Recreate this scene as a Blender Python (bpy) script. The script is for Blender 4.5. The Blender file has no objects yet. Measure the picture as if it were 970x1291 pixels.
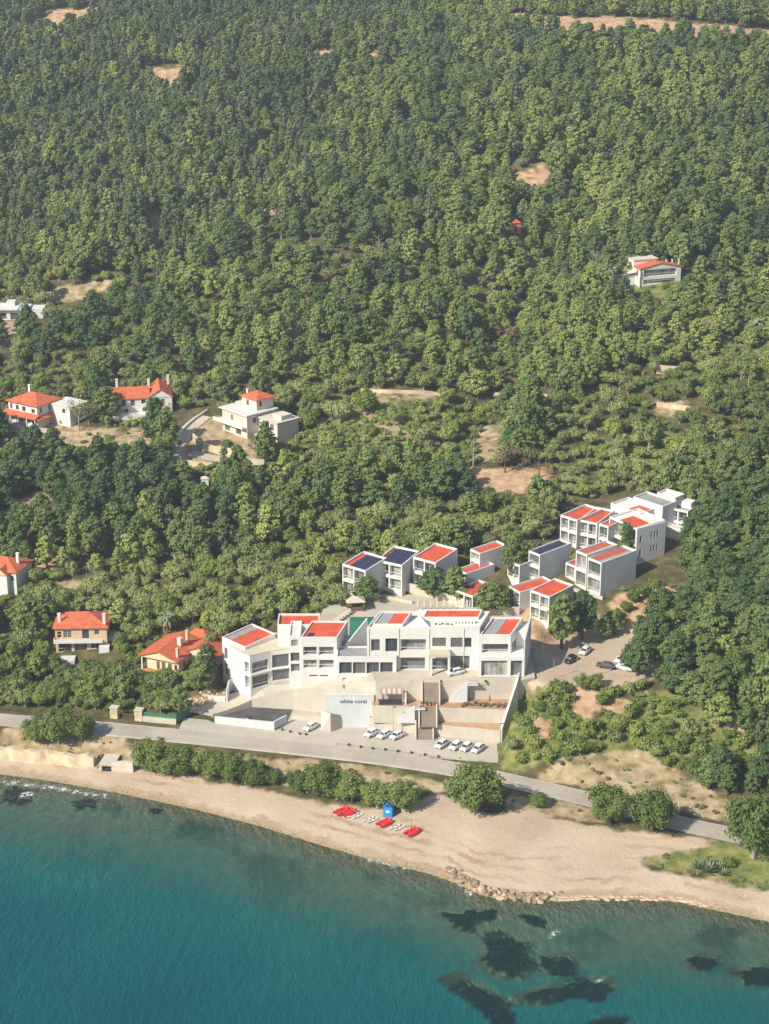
import bpy, math, random
import numpy as np
from mathutils import Vector, Matrix

S = bpy.context.scene
COL = S.collection
R = math.radians
random.seed(7)
RNG = np.random.default_rng(7)

# ------------------------------------------------------------------ camera
PITCH = R(20.0); FPX = 2400.0; CZ = 200.0
CP, SP = math.cos(PITCH), math.sin(PITCH)
cam_d = bpy.data.cameras.new('camera'); cam = bpy.data.objects.new('camera', cam_d); COL.objects.link(cam)
cam.location = (0, 0, CZ); cam.rotation_euler = (R(90) - PITCH, 0, 0)
cam_d.sensor_fit = 'HORIZONTAL'; cam_d.sensor_width = 36; cam_d.lens = 36 * FPX / 970
cam_d.clip_start = 1; cam_d.clip_end = 8000
S.camera = cam

def ray(u, v):
    a = (u - 485) / FPX; b = -(v - 645.5) / FPX
    return np.array([a, CP + b * SP, -SP + b * CP])
def at(u, v, z):
    """point on the level plane z seen at that spot of the survey photo"""
    d = ray(u, v); s = (z - CZ) / d[2]
    return Vector((d[0] * s, d[1] * s, z))
def proj(x, y, z):
    zz = z - CZ
    dep = y * CP - zz * SP
    return 485 + FPX * x / dep, 645.5 - FPX * (y * SP + zz * CP) / dep
def ztop(P, v):
    k = -(v - 645.5) / FPX
    return CZ + P[1] * (k * CP - SP) / (CP + k * SP)

# ------------------------------------------------------------------ numeric noise
def _hash(ix, iy, s):
    h = (ix.astype(np.int64) * 374761393 + iy.astype(np.int64) * 668265263 + s * 982451653) & 0x7fffffff
    h = ((h ^ (h >> 13)) * 1274126177) & 0x7fffffff
    h = h ^ (h >> 16)
    return (h & 0xffff) / 65535.0
def vnoise(x, y, s=0):
    x = np.asarray(x, float); y = np.asarray(y, float)
    ix = np.floor(x); iy = np.floor(y); fx = x - ix; fy = y - iy
    fx = fx * fx * (3 - 2 * fx); fy = fy * fy * (3 - 2 * fy)
    a = _hash(ix, iy, s); b = _hash(ix + 1, iy, s); c = _hash(ix, iy + 1, s); d = _hash(ix + 1, iy + 1, s)
    return (a * (1 - fx) + b * fx) * (1 - fy) + (c * (1 - fx) + d * fx) * fy
def fbm(x, y, s=0, o=3):
    r = 0; a = .5
    for i in range(o):
        r = r + a * vnoise(x, y, s + i); x = x * 2.03 + 11.3; y = y * 2.03 + 5.7; a *= .5
    return r / (1 - .5 ** o)
def sstep(x, a, b):
    t = np.clip((x - a) / (b - a), 0, 1); return t * t * (3 - 2 * t)
def inpoly(u, v, poly):
    u = np.asarray(u, float); v = np.asarray(v, float); r = np.zeros(u.shape, bool)
    n = len(poly)
    for i in range(n):
        x1, y1 = poly[i][:2]; x2, y2 = poly[(i + 1) % n][:2]
        if y1 == y2: continue
        c = ((y1 > v) != (y2 > v)) & (u < (x2 - x1) * (v - y1) / (y2 - y1) + x1)
        r ^= c
    return r
def polydist(x, y, poly):
    d = np.full(np.shape(x), 1e9)
    n = len(poly)
    for i in range(n):
        x1, y1 = poly[i][:2]; x2, y2 = poly[(i + 1) % n][:2]
        dx, dy = x2 - x1, y2 - y1; L = dx * dx + dy * dy + 1e-9
        t = np.clip(((x - x1) * dx + (y - y1) * dy) / L, 0, 1)
        d = np.minimum(d, np.hypot(x - x1 - t * dx, y - y1 - t * dy))
    return d
def linedist(x, y, pts):
    """distance to a polyline and the z of its nearest point"""
    x = np.asarray(x, float); y = np.asarray(y, float)
    d = np.full(x.shape, 1e9); zz = np.zeros(x.shape)
    for i in range(len(pts) - 1):
        (x1, y1, z1), (x2, y2, z2) = pts[i], pts[i + 1]
        dx, dy = x2 - x1, y2 - y1; L = dx * dx + dy * dy + 1e-9
        t = np.clip(((x - x1) * dx + (y - y1) * dy) / L, 0, 1)
        e = np.hypot(x - x1 - t * dx, y - y1 - t * dy)
        m = e < d; d = np.where(m, e, d); zz = np.where(m, z1 + t * (z2 - z1), zz)
    return d, zz

# ------------------------------------------------------------------ terrain function
SHORE = [at(u, v, 0) for u, v in [(-160, 950), (-60, 965), (0, 976), (60, 984), (150, 1000), (250, 1021), (330, 1042), (400, 1064), (470, 1084),
         (540, 1101), (575, 1113), (610, 1130), (680, 1136), (760, 1133), (850, 1136), (910, 1149), (970, 1162), (1100, 1195)]]
SX = np.array([-2500.] + [p.x for p in SHORE] + [2500.]); SY = np.array([SHORE[0].y + 620] + [p.y for p in SHORE] + [SHORE[-1].y - 620])
def yshore(x): return np.interp(x, SX, SY)
def tshore(x, y): return (y - yshore(x)) * .935
PT = np.array([-400, -120, -60, -25, -8, 0, 3, 7, 14, 20, 30, 38, 48, 60, 75, 100, 150, 200, 300, 500, 800, 1400, 2600.])
PZ = np.array([-40, -17, -10, -4.2, -1.2, 0, .75, 1.4, 2.5, 3.4, 4.2, 5.5, 9.0, 12.5, 15.5, 19.5, 29, 38.5, 58, 99, 160, 290, 420.])
PADS = []           # (polygon, z, blend)
GULLIES = []        # (polyline, depth, width)
ROADS = []          # (polyline, halfwidth, blend)
def terr(x, y):
    x = np.asarray(x, float); y = np.asarray(y, float)
    t = tshore(x, y)
    z = np.interp(t, PT, PZ)
    a = sstep(t, 110, 330)
    z = z + a * (fbm(x / 120 + 3.1, y / 120, 5, 3) - .5) * 27 + sstep(t, 60, 120) * (fbm(x / 17, y / 17, 9, 2) - .5) * 1.2
    z = z + sstep(t, 1, 8) * (fbm(x / 5, y / 5, 21, 2) - .5) * .35
    z = z + sstep(-t, 1, 8) * (fbm(x / 9, y / 9, 31, 2) - .5) * .8
    for pts, dp, wd in GULLIES:
        d, _z = linedist(x, y, pts); z = z - dp * np.exp(-(d / wd) ** 2) * sstep(t, 150, 210)
    for pts, hw, bl in ROADS:
        d, zz = linedist(x, y, pts); w = 1 - sstep(d, hw, hw + bl); z = z * (1 - w) + zz * w
    for poly, pz, bl in PADS:
        d = polydist(x, y, poly); ins = inpoly(x, y, poly)
        w = np.where(ins, 1.0, 1 - sstep(d, 0.0, bl)); z = z * (1 - w) + pz * w
    return z
def terr1(x, y): return float(terr(np.array([x]), np.array([y]))[0])
def ground(u, v):
    d = ray(u, v); s = np.arange(300, 1800, .8)
    X, Y, Z = d[0] * s, d[1] * s, CZ + d[2] * s
    h = Z - terr(X, Y); i = int(np.argmax(h < 0))
    if i == 0: i = 1
    f = h[i - 1] / (h[i - 1] - h[i] + 1e-9); q = s[i - 1] + f * (s[i] - s[i - 1])
    return Vector((d[0] * q, d[1] * q, CZ + d[2] * q))

# ------------------------------------------------------------------ mesh builder
class MB:
    def __init__(s, M=None): s.v = []; s.f = []; s.m = []; s.M = M or Matrix.Identity(4); s.mi = 0
    def add(s, vs, fs):
        o = len(s.v); s.v += [tuple(s.M @ Vector(p)) for p in vs]
        for f in fs: s.f.append([o + i for i in f]); s.m.append(s.mi)
        return s
    def quad(s, *p): return s.add(p, [list(range(len(p)))])
    def box(s, x0, y0, z0, x1, y1, z1):
        return s.add([(x0,y0,z0),(x1,y0,z0),(x1,y1,z0),(x0,y1,z0),(x0,y0,z1),(x1,y0,z1),(x1,y1,z1),(x0,y1,z1)],
                     [(0,3,2,1),(4,5,6,7),(0,1,5,4),(1,2,6,5),(2,3,7,6),(3,0,4,7)])
    def prism(s, poly, z0, z1):
        n = len(poly); a = sum(poly[i][0]*poly[(i+1)%n][1]-poly[(i+1)%n][0]*poly[i][1] for i in range(n))
        if a < 0: poly = poly[::-1]
        zt = z1 if isinstance(z1, (list, tuple)) else [z1]*n
        if a < 0 and isinstance(z1, (list, tuple)): zt = list(z1)[::-1]
        vs = [(p[0],p[1],z0) for p in poly] + [(p[0],p[1],zt[i]) for i,p in enumerate(poly)]
        return s.add(vs, [list(range(n))[::-1], list(range(n,2*n))] + [(i,(i+1)%n,n+(i+1)%n,n+i) for i in range(n)])
    def tube(s, pts, rs, n=6, cap=True):
        rings = []
        pts = [Vector(p) for p in pts]
        for i, p in enumerate(pts):
            d = (pts[min(i+1,len(pts)-1)] - pts[max(i-1,0)]).normalized()
            a = d.orthogonal().normalized(); b = d.cross(a)
            r = rs[i] if isinstance(rs, (list, tuple)) else rs
            rings.append([p + (a*math.cos(2*math.pi*k/n) + b*math.sin(2*math.pi*k/n))*r for k in range(n)])
        vs = [q for r in rings for q in r]; fs = []
        for i in range(len(pts)-1):
            for k in range(n): fs.append((i*n+k, i*n+(k+1)%n, (i+1)*n+(k+1)%n, (i+1)*n+k))
        if cap: fs += [list(range(n))[::-1], list(range((len(pts)-1)*n, len(pts)*n))]
        return s.add(vs, fs)
    def loft(s, rings, cap=True):
        n = len(rings[0]); vs = [q for r in rings for q in r]; fs = []
        for i in range(len(rings)-1):
            for k in range(n): fs.append((i*n+k, i*n+(k+1)%n, (i+1)*n+(k+1)%n, (i+1)*n+k))
        if cap: fs += [list(range(n))[::-1], list(range((len(rings)-1)*n, len(rings)*n))]
        return s.add(vs, fs)
    def build(s, name, mats, parent=None, smooth=False):
        me = bpy.data.meshes.new(name); me.from_pydata(s.v, [], s.f)
        for m in (mats if isinstance(mats, (list, tuple)) else [mats]): me.materials.append(m)
        if any(s.m): me.polygons.foreach_set('material_index', s.m)
        if smooth: me.polygons.foreach_set('use_smooth', [True]*len(me.polygons))
        me.update()
        o = bpy.data.objects.new(name, me); COL.objects.link(o)
        if parent is not None: o.parent = parent
        return o
def tag(o, label, cat, group=None, kind=None):
    if label: o['label'] = label
    if cat: o['category'] = cat
    if group: o['group'] = group
    if kind: o['kind'] = kind
    return o
def empty(name, loc, rz=0, label=None, cat=None, group=None):
    o = bpy.data.objects.new(name, None); COL.objects.link(o); o.location = loc; o.rotation_euler = (0,0,rz)
    o.empty_display_size = .5
    return tag(o, label, cat, group)
def copy_tree(o, parent=None):
    c = o.copy(); COL.objects.link(c)
    if parent is not None: c.parent = parent
    for ch in o.children: copy_tree(ch, c)
    return c
def structure(o): o['kind'] = 'structure'; return o

# ------------------------------------------------------------------ materials
def mat(name, col, rough=.8, var=.12, scale=.4, spec=.3, metal=0., bump=0., stain=None, coat=0.):
    m = bpy.data.materials.new(name); m.use_nodes = True; N = m.node_tree.nodes; L = m.node_tree.links
    b = N['Principled BSDF']; b.inputs['Roughness'].default_value = rough; b.inputs['Metallic'].default_value = metal
    b.inputs['Specular IOR Level'].default_value = spec; b.inputs['Coat Weight'].default_value = coat
    tc = N.new('ShaderNodeTexCoord'); nz = N.new('ShaderNodeTexNoise'); nz.inputs['Scale'].default_value = scale; nz.inputs['Detail'].default_value = 5
    L.new(tc.outputs['Object'], nz.inputs['Vector'])
    mr = N.new('ShaderNodeMapRange'); mr.inputs['From Min'].default_value = .3; mr.inputs['From Max'].default_value = .7
    mr.inputs['To Min'].default_value = 1 - var; mr.inputs['To Max'].default_value = 1 + var
    L.new(nz.outputs['Fac'], mr.inputs['Value'])
    mx = N.new('ShaderNodeMix'); mx.data_type = 'RGBA'; mx.blend_type = 'MULTIPLY'; mx.inputs['Factor'].default_value = 1
    mx.inputs['A'].default_value = (*col, 1)
    L.new(mr.outputs['Result'], mx.inputs['B'])
    out = mx.outputs['Result']
    if stain:
        n2 = N.new('ShaderNodeTexNoise'); n2.inputs['Scale'].default_value = .55; n2.inputs['Detail'].default_value = 6
        mp = N.new('ShaderNodeMapping'); mp.inputs['Scale'].default_value = (1.6, 1.6, .22)
        L.new(tc.outputs['Object'], mp.inputs['Vector']); L.new(mp.outputs['Vector'], n2.inputs['Vector'])
        r2 = N.new('ShaderNodeMapRange'); r2.inputs['From Min'].default_value = .55; r2.inputs['From Max'].default_value = .8; r2.inputs['To Max'].default_value = .6
        L.new(n2.outputs['Fac'], r2.inputs['Value'])
        m2 = N.new('ShaderNodeMix'); m2.data_type = 'RGBA'; m2.inputs['B'].default_value = (*stain, 1)
        L.new(r2.outputs['Result'], m2.inputs['Factor']); L.new(out, m2.inputs['A']); out = m2.outputs['Result']
    L.new(out, b.inputs['Base Color'])
    if bump:
        bp = N.new('ShaderNodeBump'); bp.inputs['Strength'].default_value = bump; bp.inputs['Distance'].default_value = .1
        n3 = N.new('ShaderNodeTexNoise'); n3.inputs['Scale'].default_value = scale * 8; L.new(tc.outputs['Object'], n3.inputs['Vector'])
        L.new(n3.outputs['Fac'], bp.inputs['Height']); L.new(bp.outputs['Normal'], b.inputs['Normal'])
    return m
def tile_mat(name, col):
    m = mat(name, col, .75, .2, .7, bump=0, stain=tuple(c*.7+.02 for c in col)); N = m.node_tree.nodes; L = m.node_tree.links
    tc = N.new('ShaderNodeTexCoord'); w = N.new('ShaderNodeTexWave'); w.inputs['Scale'].default_value = 1.1; w.bands_direction = 'X'; w.inputs['Distortion'].default_value = .6
    L.new(tc.outputs['Object'], w.inputs['Vector'])
    bp = N.new('ShaderNodeBump'); bp.inputs['Strength'].default_value = .5; bp.inputs['Distance'].default_value = .08
    L.new(w.outputs['Fac'], bp.inputs['Height']); L.new(bp.outputs['Normal'], N['Principled BSDF'].inputs['Normal'])
    return m
M = {}
M['white'] = mat('white_render', (.66,.65,.62), .85, .05, .25, stain=(.58,.54,.47))
M['fin'] = mat('pale_grey_render', (.60,.605,.60), .85, .06, .25, stain=(.52,.51,.49))
M['cream'] = mat('cream_concrete', (.53,.485,.41), .9, .10, .3, stain=(.43,.385,.32), bump=.1)
M['creamroof'] = mat('cream_roof_screed', (.55,.49,.39), .9, .10, .35, stain=(.5,.43,.33))
M['bluewhite'] = mat('pale_blue_grey_paint', (.56,.585,.595), .8, .06, .3, stain=(.5,.52,.53))
M['red'] = mat('red_roof_membrane', (.55,.09,.045), .75, .16, .5, stain=(.40,.11,.07))
M['tile'] = tile_mat('orange_clay_tile', (.55,.14,.065))
M['grey_roof'] = mat('grey_roof_membrane', (.30,.29,.29), .8, .15, .5)
M['solar'] = mat('solar_glass', (.035,.04,.075), .2, .1, 1., spec=.6)
M['glass'] = mat('window_glass', (.05,.06,.07), .12, .45, .45, spec=.6)
M['glass2'] = mat('curtained_glass', (.30,.30,.28), .2, .55, .6, spec=.5)
for _g, _c in (('glass', (.22,.22,.20)), ('glass2', (.07,.08,.09))):
    _n = M[_g].node_tree.nodes; _l = M[_g].node_tree.links; _b = _n['Principled BSDF']; _o = _n.new('ShaderNodeObjectInfo'); _r = _n.new('ShaderNodeMapRange')
    _r.inputs['From Min'].default_value = .45; _r.inputs['From Max'].default_value = 1.; _l.new(_o.outputs['Random'], _r.inputs['Value'])
    _m = _n.new('ShaderNodeMix'); _m.data_type = 'RGBA'; _m.inputs['B'].default_value = (*_c, 1); _s = _b.inputs['Base Color'].links[0].from_socket
    _l.new(_s, _m.inputs['A']); _l.new(_r.outputs[0], _m.inputs['Factor']); _l.new(_m.outputs['Result'], _b.inputs['Base Color'])
M['frame'] = mat('grey_window_frame', (.22,.22,.22), .5, .05)
M['wframe'] = mat('white_window_frame', (.72,.71,.68), .5, .05)
M['dark'] = mat('dark_metal', (.045,.045,.05), .5, .1)
M['steel'] = mat('galvanised_steel', (.42,.42,.41), .45, .08, metal=.3)
M['stairs'] = mat('brown_grey_stone_steps', (.27,.22,.18), .85, .15, .6)
M['deck'] = mat('orange_timber_deck', (.45,.29,.175), .75, .15, .5)
M['paving'] = mat('pale_paving', (.49,.43,.35), .9, .12, .15, stain=(.41,.35,.28))
M['asphalt'] = mat('sun_bleached_asphalt', (.40,.355,.30), .9, .14, .12, stain=(.32,.28,.235))
M['lot'] = mat('pale_concrete_yard', (.46,.415,.35), .9, .12, .12, stain=(.37,.33,.275))
M['yard_shade'] = mat('yard_floor_painted_shade', (.085,.085,.082), .9, .2, .3, stain=(.13,.125,.115))  # near-black tone: the shadow in the walled yard, put into the floor colour
M['line'] = mat('faded_white_road_paint', (.56,.51,.45), .8, .2, .8)
M['kerb'] = mat('kerb_concrete', (.52,.48,.42), .9, .15, .5)
M['peach'] = mat('peach_render', (.60,.45,.30), .85, .06, .3, stain=(.58,.40,.25))
M['yellow'] = mat('pale_yellow_render', (.66,.56,.37), .85, .06, .3)
M['pink'] = mat('pink_beige_render', (.62,.54,.47), .85, .06, .3, stain=(.52,.43,.37))
M['stone'] = mat('rubble_stone', (.36,.31,.24), .95, .35, 1.1, bump=.6)
M['bankstone'] = mat('crumbling_limestone', (.58,.47,.32), .95, .25, .5, bump=.6)
M['rock'] = mat('brown_shore_rock', (.27,.21,.14), .9, .4, .9, bump=.6)
M['palerock'] = mat('pale_shore_rock', (.48,.36,.26), .9, .3, .9, bump=.6)
M['bark'] = mat('brown_bark', (.14,.10,.075), .95, .3, 1.5, bump=.5)
M['greybark'] = mat('pale_grey_bark', (.33,.29,.25), .95, .25, 1.5, bump=.5)
M['carwhite'] = mat('white_car_paint', (.74,.74,.73), .3, .02, coat=.5)
M['carblack'] = mat('black_car_paint', (.02,.022,.028), .3, .05, coat=.5)
M['cargrey'] = mat('dark_grey_car_paint', (.075,.08,.09), .3, .05, metal=.3, coat=.5)
M['rubber'] = mat('tyre_rubber', (.02,.02,.02), .9, .1)
M['lamp'] = mat('lamp_lens', (.7,.7,.68), .15, .05, spec=.6)
M['tail'] = mat('red_lens', (.45,.02,.02), .2, .05, spec=.6)
M['redplastic'] = mat('red_plastic', (.62,.03,.035), .4, .1, spec=.5)
M['whiteplastic'] = mat('white_plastic', (.74,.73,.68), .4, .08, spec=.5)
M['blue'] = mat('bright_blue_paint', (.02,.25,.66), .5, .08, 1.)
M['hedge'] = mat('green_mesh_screen', (.05,.17,.10), .8, .25, 1.5)
M['poolwater'] = mat('green_pool_water', (.02,.19,.12), .15, .15, .2, spec=.5)
M['awning_red'] = mat('faded_red_awning', (.38,.24,.20), .8, .1)
M['terracotta'] = mat('terracotta_deck', (.55,.22,.12), .8, .12, .5)
M['bed'] = mat('brown_terrace_floor', (.42,.26,.16), .85, .2, .6, stain=(.30,.20,.13))
M['shutter'] = mat('brown_shutter', (.16,.10,.06), .7, .15, 2.)
M['sign'] = mat('dark_sign_letters', (.05,.055,.07), .6, .05)
# ------------------------------------------------------------------ leaf materials
def leaf_mat(name, c1, c2, c3, transl=.22):
    m = bpy.data.materials.new(name); m.use_nodes = True; N = m.node_tree.nodes; L = m.node_tree.links
    b = N['Principled BSDF']; b.inputs['Roughness'].default_value = .65; b.inputs['Specular IOR Level'].default_value = .2
    oi = N.new('ShaderNodeObjectInfo'); ge = N.new('ShaderNodeNewGeometry')
    nz = N.new('ShaderNodeTexNoise'); nz.inputs['Scale'].default_value = .022; nz.inputs['Detail'].default_value = 3
    L.new(oi.outputs['Location'], nz.inputs['Vector'])
    n2 = N.new('ShaderNodeTexNoise'); n2.inputs['Scale'].default_value = .9; n2.inputs['Detail'].default_value = 2
    L.new(ge.outputs['Position'], n2.inputs['Vector'])
    def ma(op, a, bb):
        x = N.new('ShaderNodeMath'); x.operation = op
        for i, q in enumerate((a, bb)):
            if isinstance(q, (int, float)): x.inputs[i].default_value = q
            else: L.new(q, x.inputs[i])
        return x.outputs[0]
    s = ma('ADD', ma('MULTIPLY', oi.outputs['Random'], .55), ma('MULTIPLY', ma('SUBTRACT', nz.outputs['Fac'], .5), 1.7))
    s = ma('ADD', s, ma('MULTIPLY', ma('SUBTRACT', n2.outputs['Fac'], .5), .7))
    s = ma('ADD', s, .22)
    cr = N.new('ShaderNodeValToRGB'); e = cr.color_ramp.elements
    e[0].position = .1; e[0].color = (*c1, 1); e[1].position = .95; e[1].color = (*c3, 1)
    x = e.new(.5); x.color = (*c2, 1)
    L.new(s, cr.inputs['Fac']); L.new(cr.outputs['Color'], b.inputs['Base Color'])
    tr = N.new('ShaderNodeBsdfTranslucent'); L.new(cr.outputs['Color'], tr.inputs['Color'])
    mx = N.new('ShaderNodeMixShader'); mx.inputs['Fac'].default_value = transl
    L.new(b.outputs[0], mx.inputs[1]); L.new(tr.outputs[0], mx.inputs[2]); L.new(mx.outputs[0], N['Material Output'].inputs['Surface'])
    return m
M['pine'] = leaf_mat('pine_needles', (0.118,0.183,0.062), (0.224,0.289,0.084), (0.354,0.403,0.115))
M['darkpine'] = leaf_mat('dark_pine_needles', (0.068,0.128,0.051), (0.134,0.197,0.064), (0.231,0.277,0.089))
M['slimpine'] = leaf_mat('slim_pine_needles', (0.091,0.137,0.063), (0.155,0.202,0.083), (0.230,0.261,0.107))
M['olive'] = leaf_mat('olive_leaves', (0.146,0.193,0.063), (0.240,0.285,0.096), (0.342,0.377,0.141))
M['shrubleaf'] = leaf_mat('green_shrub_leaves', (0.121,0.177,0.041), (0.202,0.268,0.058), (0.342,0.378,0.100))
M['tamarisk'] = leaf_mat('tamarisk_leaves', (0.102,0.153,0.039), (0.158,0.214,0.053), (0.220,0.276,0.080))
M['drybush'] = leaf_mat('dry_brush', (0.190,0.150,0.070), (0.270,0.210,0.110), (0.340,0.270,0.150))
M['deadleaf'] = leaf_mat('dead_brown_needles', (0.160,0.100,0.070), (0.240,0.160,0.110), (0.300,0.220,0.160))
M['agave'] = leaf_mat('grey_green_agave', (0.160,0.200,0.120), (0.240,0.280,0.170), (0.320,0.350,0.220))

ICO_V = []; 
_p = (1 + 5 ** .5) / 2
ICO_V = np.array([(-1,_p,0),(1,_p,0),(-1,-_p,0),(1,-_p,0),(0,-1,_p),(0,1,_p),(0,-1,-_p),(0,1,-_p),(_p,0,-1),(_p,0,1),(-_p,0,-1),(-_p,0,1)]) / math.sqrt(1 + _p * _p)
ICO_F = np.array([(0,11,5),(0,5,1),(0,1,7),(0,7,10),(0,10,11),(1,5,9),(5,11,4),(11,10,2),(10,7,6),(7,1,8),(3,9,4),(3,4,2),(3,2,6),(3,6,8),(3,8,9),(4,9,5),(2,4,11),(6,2,10),(8,6,7),(9,8,1)])
def crown_arrays(rng, lobes, per, size, core=.58, up=.25, asp=.6):
    lb = np.array(lobes)[:, :3]; mid = lb.mean(0) - np.array([0, 0, .25 * (lb[:, 2].max() - lb[:, 2].min())])
    V = []; F4 = []; F3 = []; o = 0
    for (cx, cy, cz, rx, ry, rz) in lobes:
        c = np.array([cx, cy, cz]); r = np.array([rx, ry, rz])
        n = rng.normal(size=(per, 3)); n[:, 2] += .25; n /= np.linalg.norm(n, axis=1)[:, None]
        p = c + n * r * rng.uniform(.55, 1.32, (per, 1))
        cn = p - mid; cn /= np.linalg.norm(cn, axis=1)[:, None] + 1e-6
        q = n * .5 + cn * .75 + rng.normal(size=(per, 3)) * .58; q[:, 2] += up; q /= np.linalg.norm(q, axis=1)[:, None]
        a = np.cross(q, rng.normal(size=(per, 3))); a /= np.linalg.norm(a, axis=1)[:, None]
        b = np.cross(q, a); s = (size * rng.uniform(.55, 1.35, (per, 1)))
        a = a * s; b = b * s * asp
        V.append(np.stack([p - a * .6 - b, p + a * .7 - b * .5, p + a * .5 + b, p - a * .8 + b * .6], 1).reshape(-1, 3))
        F4.append(np.arange(per * 4).reshape(-1, 4) + o); o += per * 4
        if core:
            V.append(c + ICO_V * r * core * rng.uniform(.85, 1.1, (12, 1))); F3.append(ICO_F + o); o += 12
    V = np.concatenate(V); F = [list(map(int, f)) for g in F4 for f in g] + [list(map(int, f)) for g in F3 for f in g]
    return V, F
def lobes_pine(rng, H, Rm, n, z0=.28, shape=.65, flat=.62, lr=.36):
    out = []
    for i in range(n):
        h = (i + rng.uniform(0, 1)) / n
        env = Rm * ((1 - h) ** shape) * min(1, .6 + 1.6 * h)
        a = i * 2.399 + rng.uniform(-.5, .5); rad = env * math.sqrt(rng.uniform(.06, .92))
        r = Rm * lr * rng.uniform(.75, 1.25) * (1 - .3 * h)
        out.append((rad * math.cos(a), rad * math.sin(a), H * (z0 + (1 - z0) * h) - r * .3, r, r * rng.uniform(.8, 1.2), r * flat * rng.uniform(.8, 1.2)))
    return out
def lobes_round(rng, H, Rm, n, z0=.3, lr=.42):
    out = []
    hz = H * (1 - z0) / 2; cz = H * z0 + hz
    for i in range(n):
        d = rng.normal(size=3); d /= np.linalg.norm(d); d[2] = d[2] * .9 + .1
        k = rng.uniform(.35, .84); r = Rm * lr * rng.uniform(.75, 1.2)
        out.append((d[0]*Rm*k, d[1]*Rm*k, cz + d[2]*hz*k, r, r*rng.uniform(.85,1.15), r*rng.uniform(.65,.95)))
    return out
def mesh_of(name, V, F, m, smooth=False):
    me = bpy.data.meshes.new(name); me.from_pydata([tuple(map(float, p)) for p in V], [], F); me.materials.append(m); me.update(); return me
def trunk_mesh(rng, name, H, r, m, limbs=4, lean=.05, spread=1.2, from_=.35):
    b = MB()
    top = (H*lean*rng.uniform(-1,1), H*lean*rng.uniform(-1,1), H)
    mid = (top[0]*.3+rng.uniform(-.1,.1), top[1]*.3, H*.5)
    b.tube([(0,0,-.6),(0,0,.15),mid,top], [r*1.5,r*1.1,r*.8,r*.25], 6)
    for i in range(limbs):
        h = H*(from_+(.9-from_)*i/max(1,limbs)); a = i*2.4+rng.uniform(-.4,.4); k = h/H
        s = (top[0]*k, top[1]*k, h); e = (s[0]+math.cos(a)*spread, s[1]+math.sin(a)*spread, h+spread*.55)
        b.tube([s, ((s[0]+e[0])/2, (s[1]+e[1])/2, h+spread*.2), e], [r*.5,r*.35,r*.15], 5)
    me = bpy.data.meshes.new(name); me.from_pydata(b.v, [], b.f); me.materials.append(m); me.update()
    return me
PROTO = {}    # kind -> list of (crown mesh, trunk mesh)
def make_kind(kind, nvar, fn):
    PROTO[kind] = [fn(np.random.default_rng(100 + 17 * i + len(PROTO) * 1000)) for i in range(nvar)]
def k_pine(m, H, Rm, n, per, size, **kw):
    def f(rng):
        h = H * rng.uniform(.9, 1.1); r = Rm * rng.uniform(.88, 1.15)
        V, F = crown_arrays(rng, lobes_pine(rng, h, r, n, **kw), per, size)
        return mesh_of('crown', V, F, M[m]), trunk_mesh(rng, 'trunk', h * .92, .16 + .012 * h, M['bark'], 5, .05, r * .55)
    return f
def k_round(m, H, Rm, n, per, size, bark='bark', core=.58, **kw):
    def f(rng):
        h = H * rng.uniform(.9, 1.1); r = Rm * rng.uniform(.9, 1.15)
        V, F = crown_arrays(rng, lobes_round(rng, h, r, n, **kw), per, size, core)
        return mesh_of('crown', V, F, M[m]), trunk_mesh(rng, 'trunk', h * .75, .05 + .035 * h, M[bark], 4, .1, r * .6, .25)
    return f
make_kind('pine', 6, k_pine('pine', 9.2, 3.9, 46, 46, .33, shape=.45, z0=.3, lr=.23, flat=.55))
make_kind('darkpine', 5, k_pine('darkpine', 10.5, 4.5, 52, 50, .36, shape=.5, lr=.24, flat=.48))
make_kind('slimpine', 5, k_pine('slimpine', 9.5, 2.5, 16, 38, .44, z0=.25, shape=.6, flat=.9, lr=.42))
make_kind('bigpine', 5, k_pine('darkpine', 10.5, 4.9, 64, 58, .34, z0=.28, shape=.42, lr=.22, flat=.55))
make_kind('cypress', 1, k_pine('darkpine', 12.5, 3.0, 30, 90, .34, z0=.08, shape=.95, flat=.6, lr=.36))
make_kind('olive', 5, k_round('olive', 4.6, 2.6, 34, 50, .23, 'greybark', z0=.22, lr=.28))
make_kind('broad', 4, k_round('shrubleaf', 5.2, 2.7, 34, 52, .24, z0=.12, lr=.28))
make_kind('shrub', 4, k_round('shrubleaf', 1.7, 1.35, 10, 64, .20, z0=.0))
make_kind('greyshrub', 4, k_round('olive', 1.6, 1.25, 10, 64, .19, z0=.0))
make_kind('drybush', 3, k_round('drybush', .8, .8, 6, 26, .24, z0=.0))
make_kind('tamarisk', 4, k_round('tamarisk', 6.4, 3.8, 70, 105, .20, 'greybark', z0=.06, lr=.25))

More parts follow.
